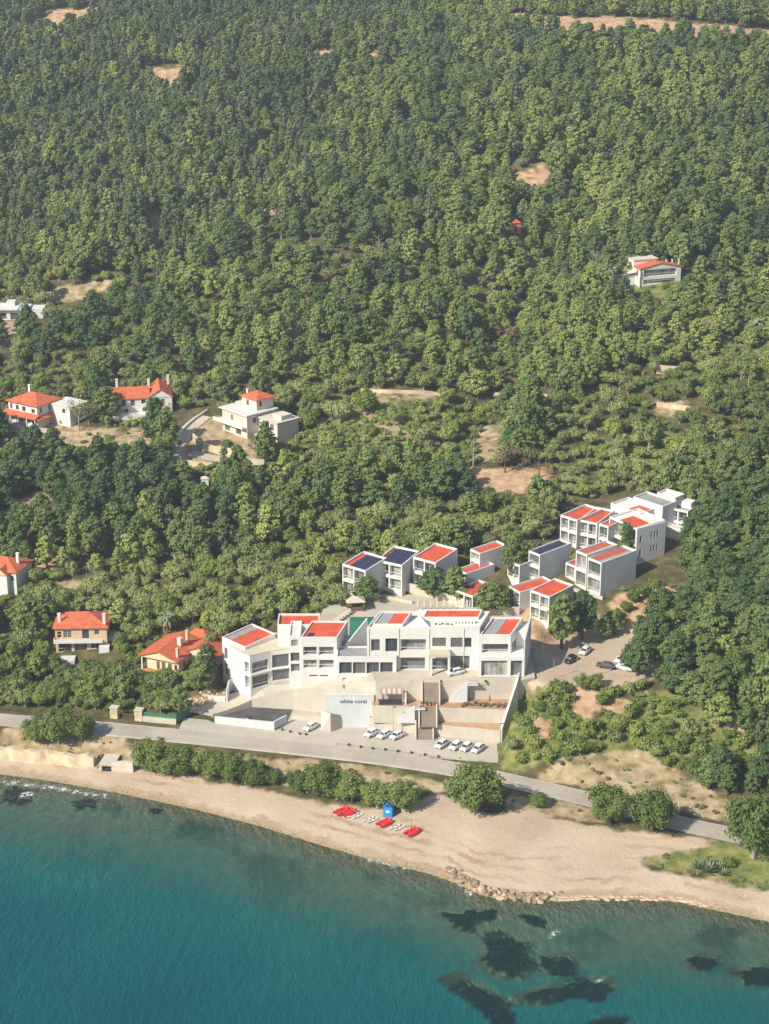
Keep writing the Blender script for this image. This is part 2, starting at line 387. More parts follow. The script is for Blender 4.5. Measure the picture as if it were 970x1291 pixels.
# ------------------------------------------------------------------ roads and pads of the site
def pw(pts, z=None): return [at(p[0], p[1], p[2] if len(p) > 2 else z) for p in pts]
ROADC = pw([(-260,884,4.6),(-100,899,4.5),(0,908,4.4),(110,916,4.3),(220,927,4.2),(320,937,4.2),(420,948,4.2),(480,955,4.2),(575,969,4.2),(640,984,4.2),(745,1008,4.1),(860,1040,3.8),(925,1053,3.7),(1050,1080,3.5),(1250,1125,3.4)])
ROADS.append(([tuple(p) for p in ROADC], 4.2, 3.5))
EDGE = [(474.5,862,14.9),(452,863.5,13.5),(430,866,12.0),(400,868.5,10.3),(370,872,8.6),(340,877,7.2),(318,885,5.3),(300,893,4.7),(284,899,4.4),(268,903.5,4.4)]
ed = [at(*p) for p in EDGE]
INNER = [(474.5,849,15.2),(452,851,13.9),(430,853,12.4),(400,857,10.7),(370,862,8.9),(340,864,7.5),(318,868,6.4),(296,873,5.6),(262,887,4.8),(236,897,4.5)]
inn = [at(*p) for p in INNER]
ROADS.append(([tuple((a_*.5 + b_*.5) - Vector((0,0,.25))) for a_, b_ in zip(ed, inn)], 3.6, 2.0))
CW = [at(271,912,4.2), at(346,921.5,4.2), at(362,912,4.2)]
LOT = [at(232,905,4.2), at(262,908,4.2)] + CW + [Vector((p.x, p.y + .25, 4.2)) for p in ed[:5][::-1]] + pw([(474,905),(516,915),(634,926),(628,962),(560,957),(420,941),(300,927),(226,919)], 4.2)
PADS.append(([tuple(p) for p in LOT], 4.17, 2.5))
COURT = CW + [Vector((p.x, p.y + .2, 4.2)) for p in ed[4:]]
PADS.append(([tuple(p) for p in CW] + [(p.x, p.y + 1.5, 4.2) for p in ed[3:]], 3.5, .6))
PADS.append(([(-41,407.5),(-37,424),(-8,424),(-8,408),(-26,408)], 5.2, 1.0))
PADS.append(([(-8,397.5),(-8,426),(33,426),(33,386),(28,386)], 4.0, 1.5))      # under the terraces and the main block (their own solids rise from here)
PADS.append(([(-12,427),(-14,441),(32,441),(34,427)], 17.2, 3.0))                # pool terrace behind the hotel
DLOT = pw([(660,856),(700,806),(745,790),(800,800),(830,845),(800,856),(740,862),(690,862)], 14.6)
PADS.append(([tuple(p) for p in DLOT], 14.6, 4.0))

# gullies that run down the wooded hillside (found on the plain slope first, then cut)
_G = [([tuple(ground(*p)) for p in [(560,615),(585,540),(612,470),(648,405),(690,330),(722,262),(745,200)]], 8.0, 15.0),
      ([tuple(ground(*p)) for p in [(-60,372),(60,362),(160,352),(250,290),(330,215),(420,140),(500,70)]], 8.0, 20.0),
      ([tuple(ground(*p)) for p in [(900,440),(930,390),(960,330),(985,250)]], 6.0, 16.0),
      ([tuple(ground(*p)) for p in [(700,250),(620,230),(560,180),(520,120)]], 5.0, 16.0)]
GULLIES += _G
WEEDS = (
 ([(545,1148),(575,1150),(600,1144),(640,1148),(632,1158),(600,1162),(590,1172),(570,1170),(565,1158)], 'long flat seagrass patch just below the boulder heap'),
 ([(600,1178),(625,1172),(650,1176),(668,1188),(660,1200),(678,1215),(660,1232),(625,1228),(604,1215),(612,1196)], 'tall dark seagrass patch in the middle of the weed beds'),
 ([(652,1152),(675,1150),(690,1160),(686,1170),(664,1165)], 'small curled seagrass patch right of the long flat one'),
 ([(684,1205),(712,1200),(728,1212),(722,1228),(696,1230),(682,1220)], 'round brownish seagrass patch with a pale centre'),
 ([(555,1240),(580,1230),(605,1240),(632,1258),(642,1276),(655,1300),(630,1310),(612,1280),(590,1262)], 'slanted seagrass patch running off the bottom edge'),
 ([(640,1262),(690,1268),(720,1258),(752,1262),(770,1245),(765,1236),(735,1234),(700,1242),(672,1248)], 'widest seagrass patch at the lower right of the weed beds'),
 ([(864,1208),(884,1203),(906,1208),(902,1220),(880,1224),(866,1218)], 'oval ring of seagrass on the right'),
 ([(918,1225),(950,1217),(985,1220),(985,1240),(945,1242)], 'seagrass patch cut by the right edge'),
 ([(740,1292),(765,1281),(790,1284),(785,1300),(750,1305)], 'small seagrass patch at the bottom edge'),
 ([(88,1010),(105,1004),(128,1008),(122,1018),(98,1020)], 'oval dark seagrass patch off the left beach'),
 ([(182,1020),(200,1016),(215,1019),(205,1025),(186,1025)], 'slim seagrass patch off the left beach'),
 ([(0,996),(25,988),(48,996),(44,1008),(20,1014),(0,1012)], 'dark seagrass patch at the left edge by the breaking wave'),
 ([(594,1134),(612,1132),(624,1138),(606,1140)], 'small dark patch touching the boulder heap'))
# ------------------------------------------------------------------ ground sheet
def axis(segs):
    out = []
    for a, b, s in segs: out += list(np.arange(a, b, s))
    return np.array(out + [segs[-1][1]])
BEACH = [(-200,925),(0,950),(110,964),(170,968),(215,975),(260,983),(330,998),(430,1014),(500,1022),(560,1003),(598,1026),(650,1022),(740,1040),(850,1056),(905,1062),(868,1076),(800,1082),(812,1096),(900,1108),(985,1126),(1100,1150),(1100,1400),(-200,1200)]
BARE = [[(181,266),(205,264),(213,285),(203,298),(186,290)], [(0,404),(25,403),(26,430),(0,434)],
        [(620,16),(700,20),(800,22),(985,38),(985,56),(870,44),(760,40),(680,40)],
        [(585,590),(700,588),(690,622),(600,625)], [(785,745),(835,732),(872,760),(825,780),(765,775)],
        [(720,868),(762,873),(747,912),(712,920)], [(235,882),(288,868),(288,886),(240,905)], [(668,905),(700,900),(704,925),(672,940)],
        [(25,40),(60,15),(130,6),(122,22),(70,34)], [(180,88),(230,78),(240,106),(200,112)], [(310,264),(352,259),(345,272),(315,278)],
        [(640,222),(690,205),(700,228),(640,240)], [(690,140),(700,134),(706,150),(690,152)], [(645,272),(657,270),(657,292),(645,292)],
        [(40,700),(80,690),(85,712),(45,722)], [(655,858),(664,800),(640,790),(605,755),(660,740),(715,760),(745,786),(800,796),(836,840),(800,862),(690,866)], [(20,630),(60,622),(64,636),(24,642)],
        [(760,885),(790,880),(800,902),(768,905)], [(390,65),(425,62),(420,75),(392,76)], [(455,66),(490,62),(485,82),(460,80)],[(915,905),(945,900),(950,925),(920,930)]]
DRY = [[(60,364),(148,350),(152,364),(100,374),(62,384)], [(690,958),(800,942),(836,965),(905,1000),(955,1030),(935,1042),(850,1018),(780,1002),(668,986)],
       [(100,540),(190,540),(200,560),(100,560)], [(60,735),(110,730),(120,750),(60,756)], [(0,915),(150,925),(200,965),(100,965),(0,945)], [(420,520),(470,505),(560,540),(540,585),(480,560)],
       [(200,945),(420,962),(560,985),(590,1000),(430,1000),(230,970)], [(640,1000),(760,1018),(800,1040),(640,1025)], [(455,490),(565,494),(548,506),(458,502)], [(620,494),(700,498),(700,506),(620,506)],
       [(610,540),(640,530),(630,580),(590,585)], [(820,508),(880,505),(882,520),(822,524)], [(215,575),(245,520),(270,520),(320,560),(325,590),(215,590)], [(0,528),(100,535),(160,545),(160,575),(0,560)]]
GRASS = [[(640,868),(700,866),(735,930),(700,955),(640,968),(632,945)], [(200,945),(420,962),(560,985),(590,1000),(430,1000),(230,970)], [(740,560),(860,540),(930,560),(820,600),(740,590)], [(720,920),(840,870),(960,900),(970,960),(720,950)], [(812,1072),(860,1060),(930,1062),(985,1085),(985,1125),(900,1108),(822,1092)],
         [(690,880),(720,930),(700,950),(640,975),(640,930)], [(420,500),(500,500),(560,530),(480,560),(400,560)], [(790,350),(870,345),(870,380),(790,375)], [(870,425),(985,430),(985,465),(880,462)], [(470,965),(530,975),(520,990),(470,985)],
         [(350,770),(440,755),(440,775),(360,785)]]
xs = axis([(-2400,-400,200),(-400,-130,6),(-130,130,1.6),(130,400,6),(400,2400,200)])
ys = axis([(-300,220,40),(220,300,5),(300,480,1.25),(480,700,3),(700,1150,5),(1150,2600,145)])
GX, GY = np.meshgrid(xs, ys); gx = GX.ravel(); gy = GY.ravel()
gz = terr(gx, gy)
gu, gv = proj(gx, gy, gz)
gt = tshore(gx, gy)
infr = (gy > 250) & (gy < 1400)
du = (fbm(gx/6, gy/6, 41, 3) - .5) * 26; dv = (fbm(gx/6, gy/6, 51, 3) - .5) * 14
def mask(polys):
    r = np.zeros(len(gx))
    for p in polys: r = np.maximum(r, (inpoly(gu + du, gv + dv, p) & infr).astype(float))
    return r
def blur(w):
    a = w.reshape(len(ys), len(xs)).copy()
    for _ in range(2):
        p = np.pad(a, 1, mode='edge'); a = (p[:-2,1:-1]+p[2:,1:-1]+p[1:-1,:-2]+p[1:-1,2:]+2*a)/6
    return a.ravel()
w_sand = np.maximum(mask([BEACH, [(655,858),(668,835),(700,806),(745,790),(800,798),(838,842),(800,860),(740,864),(690,866)]]), (gt < 6).astype(float))
w_sand = blur(w_sand); w_bare = blur(mask(BARE)); w_dry = blur(mask(DRY)); w_grass = blur(mask(GRASS))
nx, ny = len(xs), len(ys)
fi = (np.arange(ny - 1)[:, None] * nx + np.arange(nx - 1)[None, :]).ravel()
faces = np.stack([fi, fi + 1, fi + nx + 1, fi + nx], 1)
me = bpy.data.meshes.new('ground')
me.vertices.add(len(gx)); me.vertices.foreach_set('co', np.stack([gx, gy, gz], 1).astype(np.float32).ravel())
me.loops.add(len(faces) * 4); me.loops.foreach_set('vertex_index', faces.astype(np.int32).ravel())
me.polygons.add(len(faces)); me.polygons.foreach_set('loop_start', np.arange(0, len(faces) * 4, 4, dtype=np.int32))
me.polygons.foreach_set('use_smooth', np.ones(len(faces), bool))
me.update(calc_edges=True)
for nm, a in (('sand', w_sand), ('bare', w_bare), ('dry', w_dry), ('grass', w_grass), ('tshore', gt)):
    at_ = me.attributes.new(nm, 'FLOAT', 'POINT'); at_.data.foreach_set('value', a.astype(np.float32))
gmat = bpy.data.materials.new('hillside_soil_and_beach'); gmat.use_nodes = True
N = gmat.node_tree.nodes; L = gmat.node_tree.links; bs = N['Principled BSDF']; bs.inputs['Roughness'].default_value = .95; bs.inputs['Specular IOR Level'].default_value = .1
geo = N.new('ShaderNodeNewGeometry')
def noise(scale, det=5, vec=None, rough=.55):
    n = N.new('ShaderNodeTexNoise'); n.inputs['Scale'].default_value = scale; n.inputs['Detail'].default_value = det; n.inputs['Roughness'].default_value = rough
    L.new(vec or geo.outputs['Position'], n.inputs['Vector']); return n.outputs['Fac']
def ramp(fac, *stops):
    c = N.new('ShaderNodeValToRGB'); e = c.color_ramp.elements
    while len(e) < len(stops): e.new(.5)
    for i, (p, col) in enumerate(stops): e[i].position = p; e[i].color = (*col, 1)
    L.new(fac, c.inputs['Fac']); return c.outputs['Color']
def attr(n):
    a = N.new('ShaderNodeAttribute'); a.attribute_name = n; return a.outputs['Fac']
def mixc(f, a, b):
    m = N.new('ShaderNodeMix'); m.data_type = 'RGBA'; L.new(f, m.inputs['Factor']); L.new(a, m.inputs['A']); L.new(b, m.inputs['B']); return m.outputs['Result']
def rng_(f, a, b, c=0., d=1.):
    m = N.new('ShaderNodeMapRange'); m.inputs['From Min'].default_value = a; m.inputs['From Max'].default_value = b; m.inputs['To Min'].default_value = c; m.inputs['To Max'].default_value = d; L.new(f, m.inputs['Value']); return m.outputs['Result']
def math_(op, a, b):
    m = N.new('ShaderNodeMath'); m.operation = op
    for i, q in enumerate((a, b)):
        if isinstance(q, (int, float)): m.inputs[i].default_value = q
        else: L.new(q, m.inputs[i])
    return m.outputs[0]
n_f = noise(.35); n_m = noise(.08); n_s = noise(2.2, 3)
floor = ramp(n_f, (.32, (.065,.060,.028)), (.5, (.105,.095,.045)), (.68, (.17,.135,.075)))
bare = ramp(n_f, (.3, (.30,.19,.11)), (.5, (.47,.31,.19)), (.72, (.58,.43,.29)))
dry = ramp(n_f, (.3, (.17,.14,.07)), (.5, (.36,.28,.165)), (.7, (.50,.41,.28)))
grass = ramp(n_f, (.3, (.08,.105,.03)), (.5, (.165,.185,.055)), (.7, (.29,.26,.105)))
t_ = attr('tshore')
tw = math_('ADD', t_, math_('MULTIPLY', math_('SUBTRACT', noise(.25, 4), .5), 5.0))
sand0 = ramp(n_m, (.35, (.42,.325,.24)), (.65, (.52,.43,.325)))
sand1 = mixc(rng_(n_s, .45, .7, 0, .55), sand0, ramp(n_f, (.3, (.40,.285,.20)), (.7, (.53,.41,.30))))
# strand lines: bands of dried seaweed parallel to the water
wv = N.new('ShaderNodeTexWave'); wv.inputs['Scale'].default_value = .095; wv.inputs['Distortion'].default_value = 6.; wv.inputs['Detail'].default_value = 3; wv.inputs['Detail Scale'].default_value = .6
cx = N.new('ShaderNodeCombineXYZ'); L.new(tw, cx.inputs['X'])
L.new(cx.outputs[0], wv.inputs['Vector'])
band = math_('MULTIPLY', rng_(wv.outputs['Fac'], .55, .95), math_('MULTIPLY', rng_(noise(.07, 6), .44, .60), rng_(t_, 20, 14)))
sand1 = mixc(rng_(noise(.45, 6, rough=.7), .52, .68, 0, .5), sand1, ramp(n_s, (.3, (.36,.25,.175)), (.7, (.60,.49,.37))))
sand2 = mixc(math_('MULTIPLY', band, .7), sand1, ramp(n_s, (.3, (.24,.15,.10)), (.7, (.36,.25,.18))))
wet = mixc(rng_(tw, 2.6, .3), sand2, ramp(n_s, (.35, (.24,.175,.105)), (.65, (.40,.32,.21))))
# below the water: pebbles, sand and weed
weed = rng_(noise(.055, 5), .53, .62)
bed = mixc(weed, ramp(n_f, (.3, (.20,.22,.14)), (.7, (.34,.36,.25))), ramp(n_s, (.3, (.06,.085,.05)), (.7, (.12,.14,.085))))
sandall = mixc(rng_(tw, -2.5, -5.), wet, bed)
def soft(w): return rng_(math_('ADD', attr(w), math_('MULTIPLY', math_('SUBTRACT', n_f, .5), .9)), .32, .68)
c = mixc(soft('grass'), floor, grass); c = mixc(soft('dry'), c, dry); c = mixc(soft('bare'), c, bare); c = mixc(soft('sand'), c, sandall)
L.new(c, bs.inputs['Base Color'])
bp = N.new('ShaderNodeBump'); bp.inputs['Strength'].default_value = .7; bp.inputs['Distance'].default_value = .35; L.new(noise(.9, 6, rough=.7), bp.inputs['Height']); L.new(bp.outputs[0], bs.inputs['Normal'])
me.materials.append(gmat)
ground_o = bpy.data.objects.new('ground', me); COL.objects.link(ground_o); structure(ground_o)

# ------------------------------------------------------------------ sea
sx = axis([(-2400,-130,190),(-130,130,1.0),(130,2400,190)]); sy = axis([(-1500,260,110),(260,420,1.0),(420,1500,270)])
WX, WY = np.meshgrid(sx, sy); wx = WX.ravel(); wy = WY.ravel()
dep = np.maximum(0, -terr(wx, wy)); wt = tshore(wx, wy)
qu, qv = proj(wx, wy, 0 * wx)
wf = np.zeros(len(wx))
for fp in ([(415,1058),(440,1060),(475,1074),(515,1090),(512,1097),(470,1088),(430,1072)], [(22,1000),(42,998),(46,1006),(28,1008)], [(0,983),(60,990),(140,1003),(140,1008),(60,995),(0,988)], [(690,1176),(706,1172),(708,1178),(694,1182)], [(744,1236),(760,1234),(758,1240)], [(566,1104),(584,1118),(602,1130),(590,1128),(570,1112)]): wf = np.maximum(wf, inpoly(qu, qv, fp))
for uv, _l in WEEDS: dep = np.where(inpoly(qu, qv, [((p[0]-sum(q[0] for q in uv)/len(uv))*1.18+sum(q[0] for q in uv)/len(uv), (p[1]-sum(q[1] for q in uv)/len(uv))*1.18+sum(q[1] for q in uv)/len(uv)) for p in uv]), np.minimum(dep, .2), dep)
nx, ny = len(sx), len(sy)
fi = (np.arange(ny - 1)[:, None] * nx + np.arange(nx - 1)[None, :]).ravel()
faces = np.stack([fi, fi + 1, fi + nx + 1, fi + nx], 1)
keep = (wt[faces].min(1) < 6); faces = faces[keep]
me = bpy.data.meshes.new('sea')
me.vertices.add(len(wx)); me.vertices.foreach_set('co', np.stack([wx, wy, 0 * wx], 1).astype(np.float32).ravel())
me.loops.add(len(faces) * 4); me.loops.foreach_set('vertex_index', faces.astype(np.int32).ravel())
me.polygons.add(len(faces)); me.polygons.foreach_set('loop_start', np.arange(0, len(faces) * 4, 4, dtype=np.int32))
me.update(calc_edges=True)
for nm, a in (('depth', dep), ('tshore', wt), ('surf', wf)):
    at_ = me.attributes.new(nm, 'FLOAT', 'POINT'); at_.data.foreach_set('value', a.astype(np.float32))
wm = bpy.data.materials.new('teal_sea_water'); wm.use_nodes = True
N = wm.node_tree.nodes; L = wm.node_tree.links; bs = N['Principled BSDF']
geo = N.new('ShaderNodeNewGeometry')
d_ = attr('depth'); t_ = attr('tshore')
mp = N.new('ShaderNodeMapping'); mp.inputs['Rotation'].default_value = (0,0,R(20)); mp.inputs['Scale'].default_value = (1,.42,1); L.new(geo.outputs['Position'], mp.inputs['Vector'])
big = noise(.035, 4); streak = noise(.05, 5, mp.outputs[0])
body = ramp(math_('ADD', rng_(t_, -8, -62, 0, .8), math_('MULTIPLY', math_('SUBTRACT', big, .5), 1.1)),
            (0, (.030,.100,.084)), (.3, (.006,.104,.098)), (.62, (.0,.086,.096)), (1, (.0,.066,.082)))
bs.inputs['Roughness'].default_value = .12; bs.inputs['Specular IOR Level'].default_value = .3; bs.inputs['IOR'].default_value = 1.33
foamn = math_('ADD', t_, math_('MULTIPLY', math_('SUBTRACT', noise(.35, 6, rough=.7), .5), 3.2))
foam = math_('MULTIPLY', math_('MULTIPLY', attr('surf'), rng_(t_, 1.2, .4)), rng_(noise(.8, 6, rough=.75), .44, .56))
white = N.new('ShaderNodeRGB'); white.outputs[0].default_value = (.75,.76,.74,1)
L.new(mixc(foam, body, white.outputs[0]), bs.inputs['Base Color'])
rip = N.new('ShaderNodeBump'); rip.inputs['Strength'].default_value = .9; rip.inputs['Distance'].default_value = 1.0
h = math_('ADD', math_('MULTIPLY', noise(.55, 4, mp.outputs[0], .6), .75), math_('MULTIPLY', noise(1.9, 3, mp.outputs[0]), .22))
L.new(h, rip.inputs['Height']); L.new(rip.outputs[0], bs.inputs['Normal'])
tp = N.new('ShaderNodeBsdfTransparent'); tp.inputs['Color'].default_value = (.80,.92,.88,1)
# how opaque the water column is grows with its depth (clear shallows, teal deep)
op = rng_(d_, .1, 6.0, .06, .965)
op = math_('MAXIMUM', math_('POWER', op, .75), foam)
gl = N.new('ShaderNodeBsdfGlossy'); gl.inputs['Roughness'].default_value = .12; L.new(rip.outputs[0], gl.inputs['Normal'])
fr = N.new('ShaderNodeFresnel'); fr.inputs['IOR'].default_value = 1.33; L.new(rip.outputs[0], fr.inputs['Normal'])
m1 = N.new('ShaderNodeMixShader'); L.new(op, m1.inputs['Fac']); L.new(tp.outputs[0], m1.inputs[1]); L.new(bs.outputs[0], m1.inputs[2])
m2 = N.new('ShaderNodeMixShader'); L.new(math_('MULTIPLY', fr.outputs[0], math_('SUBTRACT', 1., op)), m2.inputs['Fac']); L.new(m1.outputs[0], m2.inputs[1]); L.new(gl.outputs[0], m2.inputs[2])
L.new(m2.outputs[0], N['Material Output'].inputs['Surface'])
me.materials.append(wm)
sea = bpy.data.objects.new('sea', me); COL.objects.link(sea); structure(sea)

# ------------------------------------------------------------------ road, yard
def resample(pts, step):
    out = []; 
    for i in range(len(pts) - 1):
        a, b = Vector(pts[i]), Vector(pts[i+1]); n = max(1, int((b - a).length / step))
        for k in range(n): out.append(a.lerp(b, k / n))
    out.append(Vector(pts[-1])); return out
def smooth_line(pts, it=3):
    pts = [Vector(p) for p in pts]
    for _ in range(it):
        q = [pts[0]]
        for i in range(len(pts)-1): q += [pts[i].lerp(pts[i+1], .25), pts[i].lerp(pts[i+1], .75)]
        pts = q + [pts[-1]]
    return pts
def ribbon(name, pts, o0, o1, dz, m, z_of=None):
    b = MB(); vs = []
    for i, p in enumerate(pts):
        d = (pts[min(i+1,len(pts)-1)] - pts[max(i-1,0)]); d.z = 0; d.normalize(); nrm = Vector((-d.y, d.x, 0))
        for o in (o0, o1):
            q = p + nrm * o; z = (q.z if z_of is None else z_of(q.x, q.y)) + dz; vs.append((q.x, q.y, z))
    b.add(vs, [(2*i, 2*i+2, 2*i+3, 2*i+1) for i in range(len(pts)-1)]); return b.build(name, m)
RL = smooth_line(ROADC, 3)
structure(ribbon('road', RL, -3.1, 3.1, .06, M['asphalt']))
structure(ribbon('road_edge_line', RL, -2.85, -2.73, .068, M['line'])); structure(ribbon('road_edge_line', RL, 2.73, 2.85, .068, M['line']))
b = MB()
for i in range(0, len(RL) - 1):
    p, q = RL[i], RL[i+1]; d = (q - p); n = max(1, int(d.length / 6))
    for k in range(n):
        a = p + d * (k / n); e = p + d * ((k + .5) / n); nn = Vector((-d.y, d.x, 0)).normalized() * .06
        b.quad(a - nn + Vector((0,0,.068)), e - nn + Vector((0,0,.068)), e + nn + Vector((0,0,.068)), a + nn + Vector((0,0,.068)))
structure(b.build('road_centre_line', M['line']))
b = MB(); b.prism([(p.x, p.y) for p in LOT], 3.6, 4.24); structure(b.build('parking_yard', M['lot']))
b = MB(); b.prism([(p.x, p.y) for p in COURT], 1.6, 3.95); structure(b.build('sunken_yard', M['yard_shade']))  # whole floor painted dark in place of the shade behind the court wall
KB = [p for p in RL if -70 < p.x < 25]
b = MB()
for i in range(len(KB)-1):
    p, q = KB[i], KB[i+1]; d = (q - p).normalized(); nn = Vector((-d.y, d.x, 0))
    b.prism([tuple((p - nn*3.5).xy), tuple((q - nn*3.5).xy), tuple((q - nn*3.15).xy), tuple((p - nn*3.15).xy)], 3.8, 4.36)
structure(b.build('road_kerb', M['kerb']))
CLEAR = []; HAZE = 0.00022; EXPO = 0.55
# ------------------------------------------------------------------ trees
# zones are regions of ground as surveyed: (outline, [(kind, weight)], spacing, (smin, smax), where-text)
ZONES = [
 ([(820,640),(872,600),(985,575),(1060,570),(1060,980),(985,905),(850,880),(800,860),(815,800),(850,770),(850,720)], [('bigpine',5),('pine',1)], 5.8, (.75,1.1), 'in the wood to the right of the hotel'),
 ([(640,870),(800,855),(860,900),(985,960),(985,1000),(930,1000),(830,960),(700,958),(640,975)], [('shrub',6),('greyshrub',1.5),('broad',1.4)], 1.8, (.9,1.9), 'on the bank right of the terraces'),
 ([(-80,585),(215,604),(300,622),(420,616),(560,600),(590,618),(600,640),(430,655),(310,700),(200,705),(130,725),(60,700),(-80,700)], [('darkpine',6),('pine',1)], 5.6, (.75,1.15), 'in the dark wood below the three villas'),
 ([(-80,700),(130,735),(300,705),(430,655),(600,640),(700,640),(720,680),(620,700),(440,700),(430,760),(400,790),(290,800),(240,900),(120,905),(-80,905)], [('olive',6),('broad',2),('pine',.6),('shrub',2)], 3.1, (.65,1.2), 'around the lower houses'),
 ([(230,310),(420,250),(560,310),(640,370),(640,485),(430,490),(230,470)], [('pine',4),('olive',3),('broad',1),('darkpine',.6)], 4.7, (.6,1.15), 'on the mixed slope above the pink villa'),
 ([(690,590),(690,510),(820,465),(1060,430),(1060,590),(960,580),(870,615),(860,640),(700,650)], [('olive',6),('broad',1.4),('greyshrub',3)], 3.9, (.7,1.25), 'in the grove above the upper guest row'),
 ([(345,575),(430,500),(560,490),(640,525),(600,615),(560,598),(420,614),(320,610)], [('shrub',5),('greyshrub',4),('broad',1),('olive',1)], 2.9, (.8,1.4), 'on the open scrub right of the pink villa'),
 ([(-80,350),(170,340),(190,400),(230,470),(430,480),(400,570),(200,590),(-80,590)], [('olive',4),('broad',2),('darkpine',2.0),('greyshrub',1.5)], 4.0, (.7,1.2), 'around the three villas on the left'),
 ([(640,360),(985,330),(1060,330),(1060,440),(820,475),(640,520)], [('pine',5),('olive',2),('broad',1)], 4.2, (.7,1.1), 'around the gabled house in the wood'),
 ([(-120,-160),(470,-160),(440,230),(340,330),(150,345),(-120,350)], [('slimpine',5),('pine',1.6),('darkpine',1)], 3.6, (.65,1.15), 'in the pine wood high on the left'),
]
DEFAULT = [('pine',6),('darkpine',1.2),('slimpine',1),('olive',.8)], 4.15, (.6,1.2), 'on the pine slope above the hotel'
STRIP = [[(-400,886),(0,890),(150,896),(225,905),(260,890),(640,870),(660,850),(560,940),(640,960),(760,990),(870,1022),(960,1040),(1300,1110),(1300,1400),(-400,1400)],
         [(270,830),(300,800),(430,765),(520,740),(700,760),(760,755),(800,800),(840,840),(800,870),(660,875),(640,980),(480,990),(220,940),(230,910)],
         [(425,720),(620,700),(700,690),(720,690),(720,760),(430,770)], [(700,640),(780,620),(875,640),(870,690),(790,760),(690,730)]]
THIN = BARE + [d for d in DRY if d is not DRY[5]]
TREES = []        # x, y, z, kind, scale, rot, zscale, zone text
BOXES = []        # building footprints (polygon, margin)
def plant_forest():
    cell = {}
    rng = np.random.default_rng(11)
    n = 230000
    xs = rng.uniform(-330, 330, n); ys = rng.uniform(345, 1120, n)
    xs = np.concatenate([xs, rng.uniform(30, 95, 9000), rng.uniform(-90, -30, 9000)]); ys = np.concatenate([ys, rng.uniform(350, 410, 9000), rng.uniform(400, 450, 9000)])
    m = np.abs(xs) < 60 + ys * .235
    xs, ys = xs[m], ys[m]
    zs = terr(xs, ys); us, vs = proj(xs, ys, zs); ts = tshore(xs, ys)
    ok = (us > -70) & (us < 1040) & (vs > -70) & (vs < 1010) & (ts > 24)
    ju = (fbm(xs/9, ys/9, 71, 2) - .5) * 24 + (fbm(xs/40, ys/40, 73, 2) - .5) * 110 * (vs < 400); jv = (fbm(xs/9, ys/9, 81, 2) - .5) * 14
    for p in STRIP: ok &= ~inpoly(us, vs, p)
    for p in CLEAR: ok &= ~inpoly(us, vs, p)
    thin = np.zeros(len(xs), bool)
    for p in THIN:
        for sh in ((0, 6, 12, 18, 24) if p[0][0] < 62 and 300 < p[0][1] < 430 else (0, 6, 12) if p[0][1] < 700 else (0,)): thin |= inpoly(us + (fbm(xs/9, ys/9, 71, 2) - .5) * 14, vs - sh + jv*.6, p)
    ok &= ~thin
    d, _ = linedist(xs, ys, [tuple(p) for p in ROADC]); ok &= d > 6
    for poly, mg in BOXES: ok &= ~(inpoly(xs, ys, poly) | (polydist(xs, ys, poly) < mg))
    gap = fbm(xs/14, ys/14, 91, 3)
    zi = np.full(len(xs), -1)
    for i, zn in reversed(list(enumerate(ZONES))):
        zi[inpoly(us + ju, vs + jv, zn[0])] = i
    for k in np.nonzero(ok)[0]:
        mix, sp, (s0, s1), txt = ZONES[zi[k]][1:] if zi[k] >= 0 else DEFAULT
        r = rng.random() * sum(w for _, w in mix); kind = mix[-1][0]
        for kk, w in mix:
            r -= w
            if r <= 0: kind = kk; break
        if 'bank right' in txt and kind == 'broad' and rng.random() < .6: kind = 'shrub'
        g = gap[k]
        s = rng.uniform(s0, s1) * (.8 + .45 * g)
        if kind == 'broad' and 'bank right' in txt: s *= .5
        if kind in ('shrub', 'greyshrub'): d0 = 2.0 * s
        else: d0 = sp * (.40 + .52 * s)
        if g < .40 and kind not in ('shrub', 'greyshrub'):
            if rng.random() < .5: continue
        x, y = xs[k], ys[k]; c = (int(x // 4), int(y // 4)); bad = False
        for a in range(-2, 3):
            for b_ in range(-2, 3):
                for (qx, qy, qd) in cell.get((c[0]+a, c[1]+b_), ()):
                    if (qx-x)**2 + (qy-y)**2 < (.5*(qd+d0))**2: bad = True; break
                if bad: break
            if bad: break
        if bad: continue
        cell.setdefault(c, []).append((x, y, d0))
        TREES.append((x, y, zs[k], kind, s, rng.uniform(0, 6.28), rng.uniform(.75, 1.3), txt))
NOUN = {'pine': ('pine_tree', 'pine', 'green clumped pine tree'), 'darkpine': ('pine_tree', 'pine', 'dark green layered pine tree'), 'bigpine': ('pine_tree', 'pine', 'large broad dark pine tree'),
        'slimpine': ('pine_tree', 'pine', 'slim dark pine tree'), 'olive': ('olive_tree', 'olive tree', 'grey green rounded olive tree'), 'broad': ('leafy_tree', 'tree', 'bright green rounded leafy tree'),
        'shrub': ('shrub', 'shrub', 'low green shrub'), 'greyshrub': ('shrub', 'shrub', 'low grey green shrub'), 'drybush': ('dry_shrub', 'shrub', 'small dry yellow bush'), 'cypress': ('conifer_tree', 'conifer', 'dark conical conifer'), 'tamarisk': ('tamarisk_tree', 'tree', 'dense rounded tamarisk tree')}
def place_tree(kind, x, y, z, s, rot=0, zs=1, label=None, group=None, var=None, name=None, trunk=True):
    nm, cat, base = NOUN[kind]
    cr, tr = PROTO[kind][(var if var is not None else int(abs(x * 7.3 + y * 3.1))) % len(PROTO[kind])]
    e = empty(name or nm, (x, y, z - .1), rot, label or base, cat, group); e.scale = (s, s, s * zs)
    c = bpy.data.objects.new('crown', cr); COL.objects.link(c); c.parent = e
    if trunk:
        t = bpy.data.objects.new('trunk', tr); COL.objects.link(t); t.parent = e
    return e
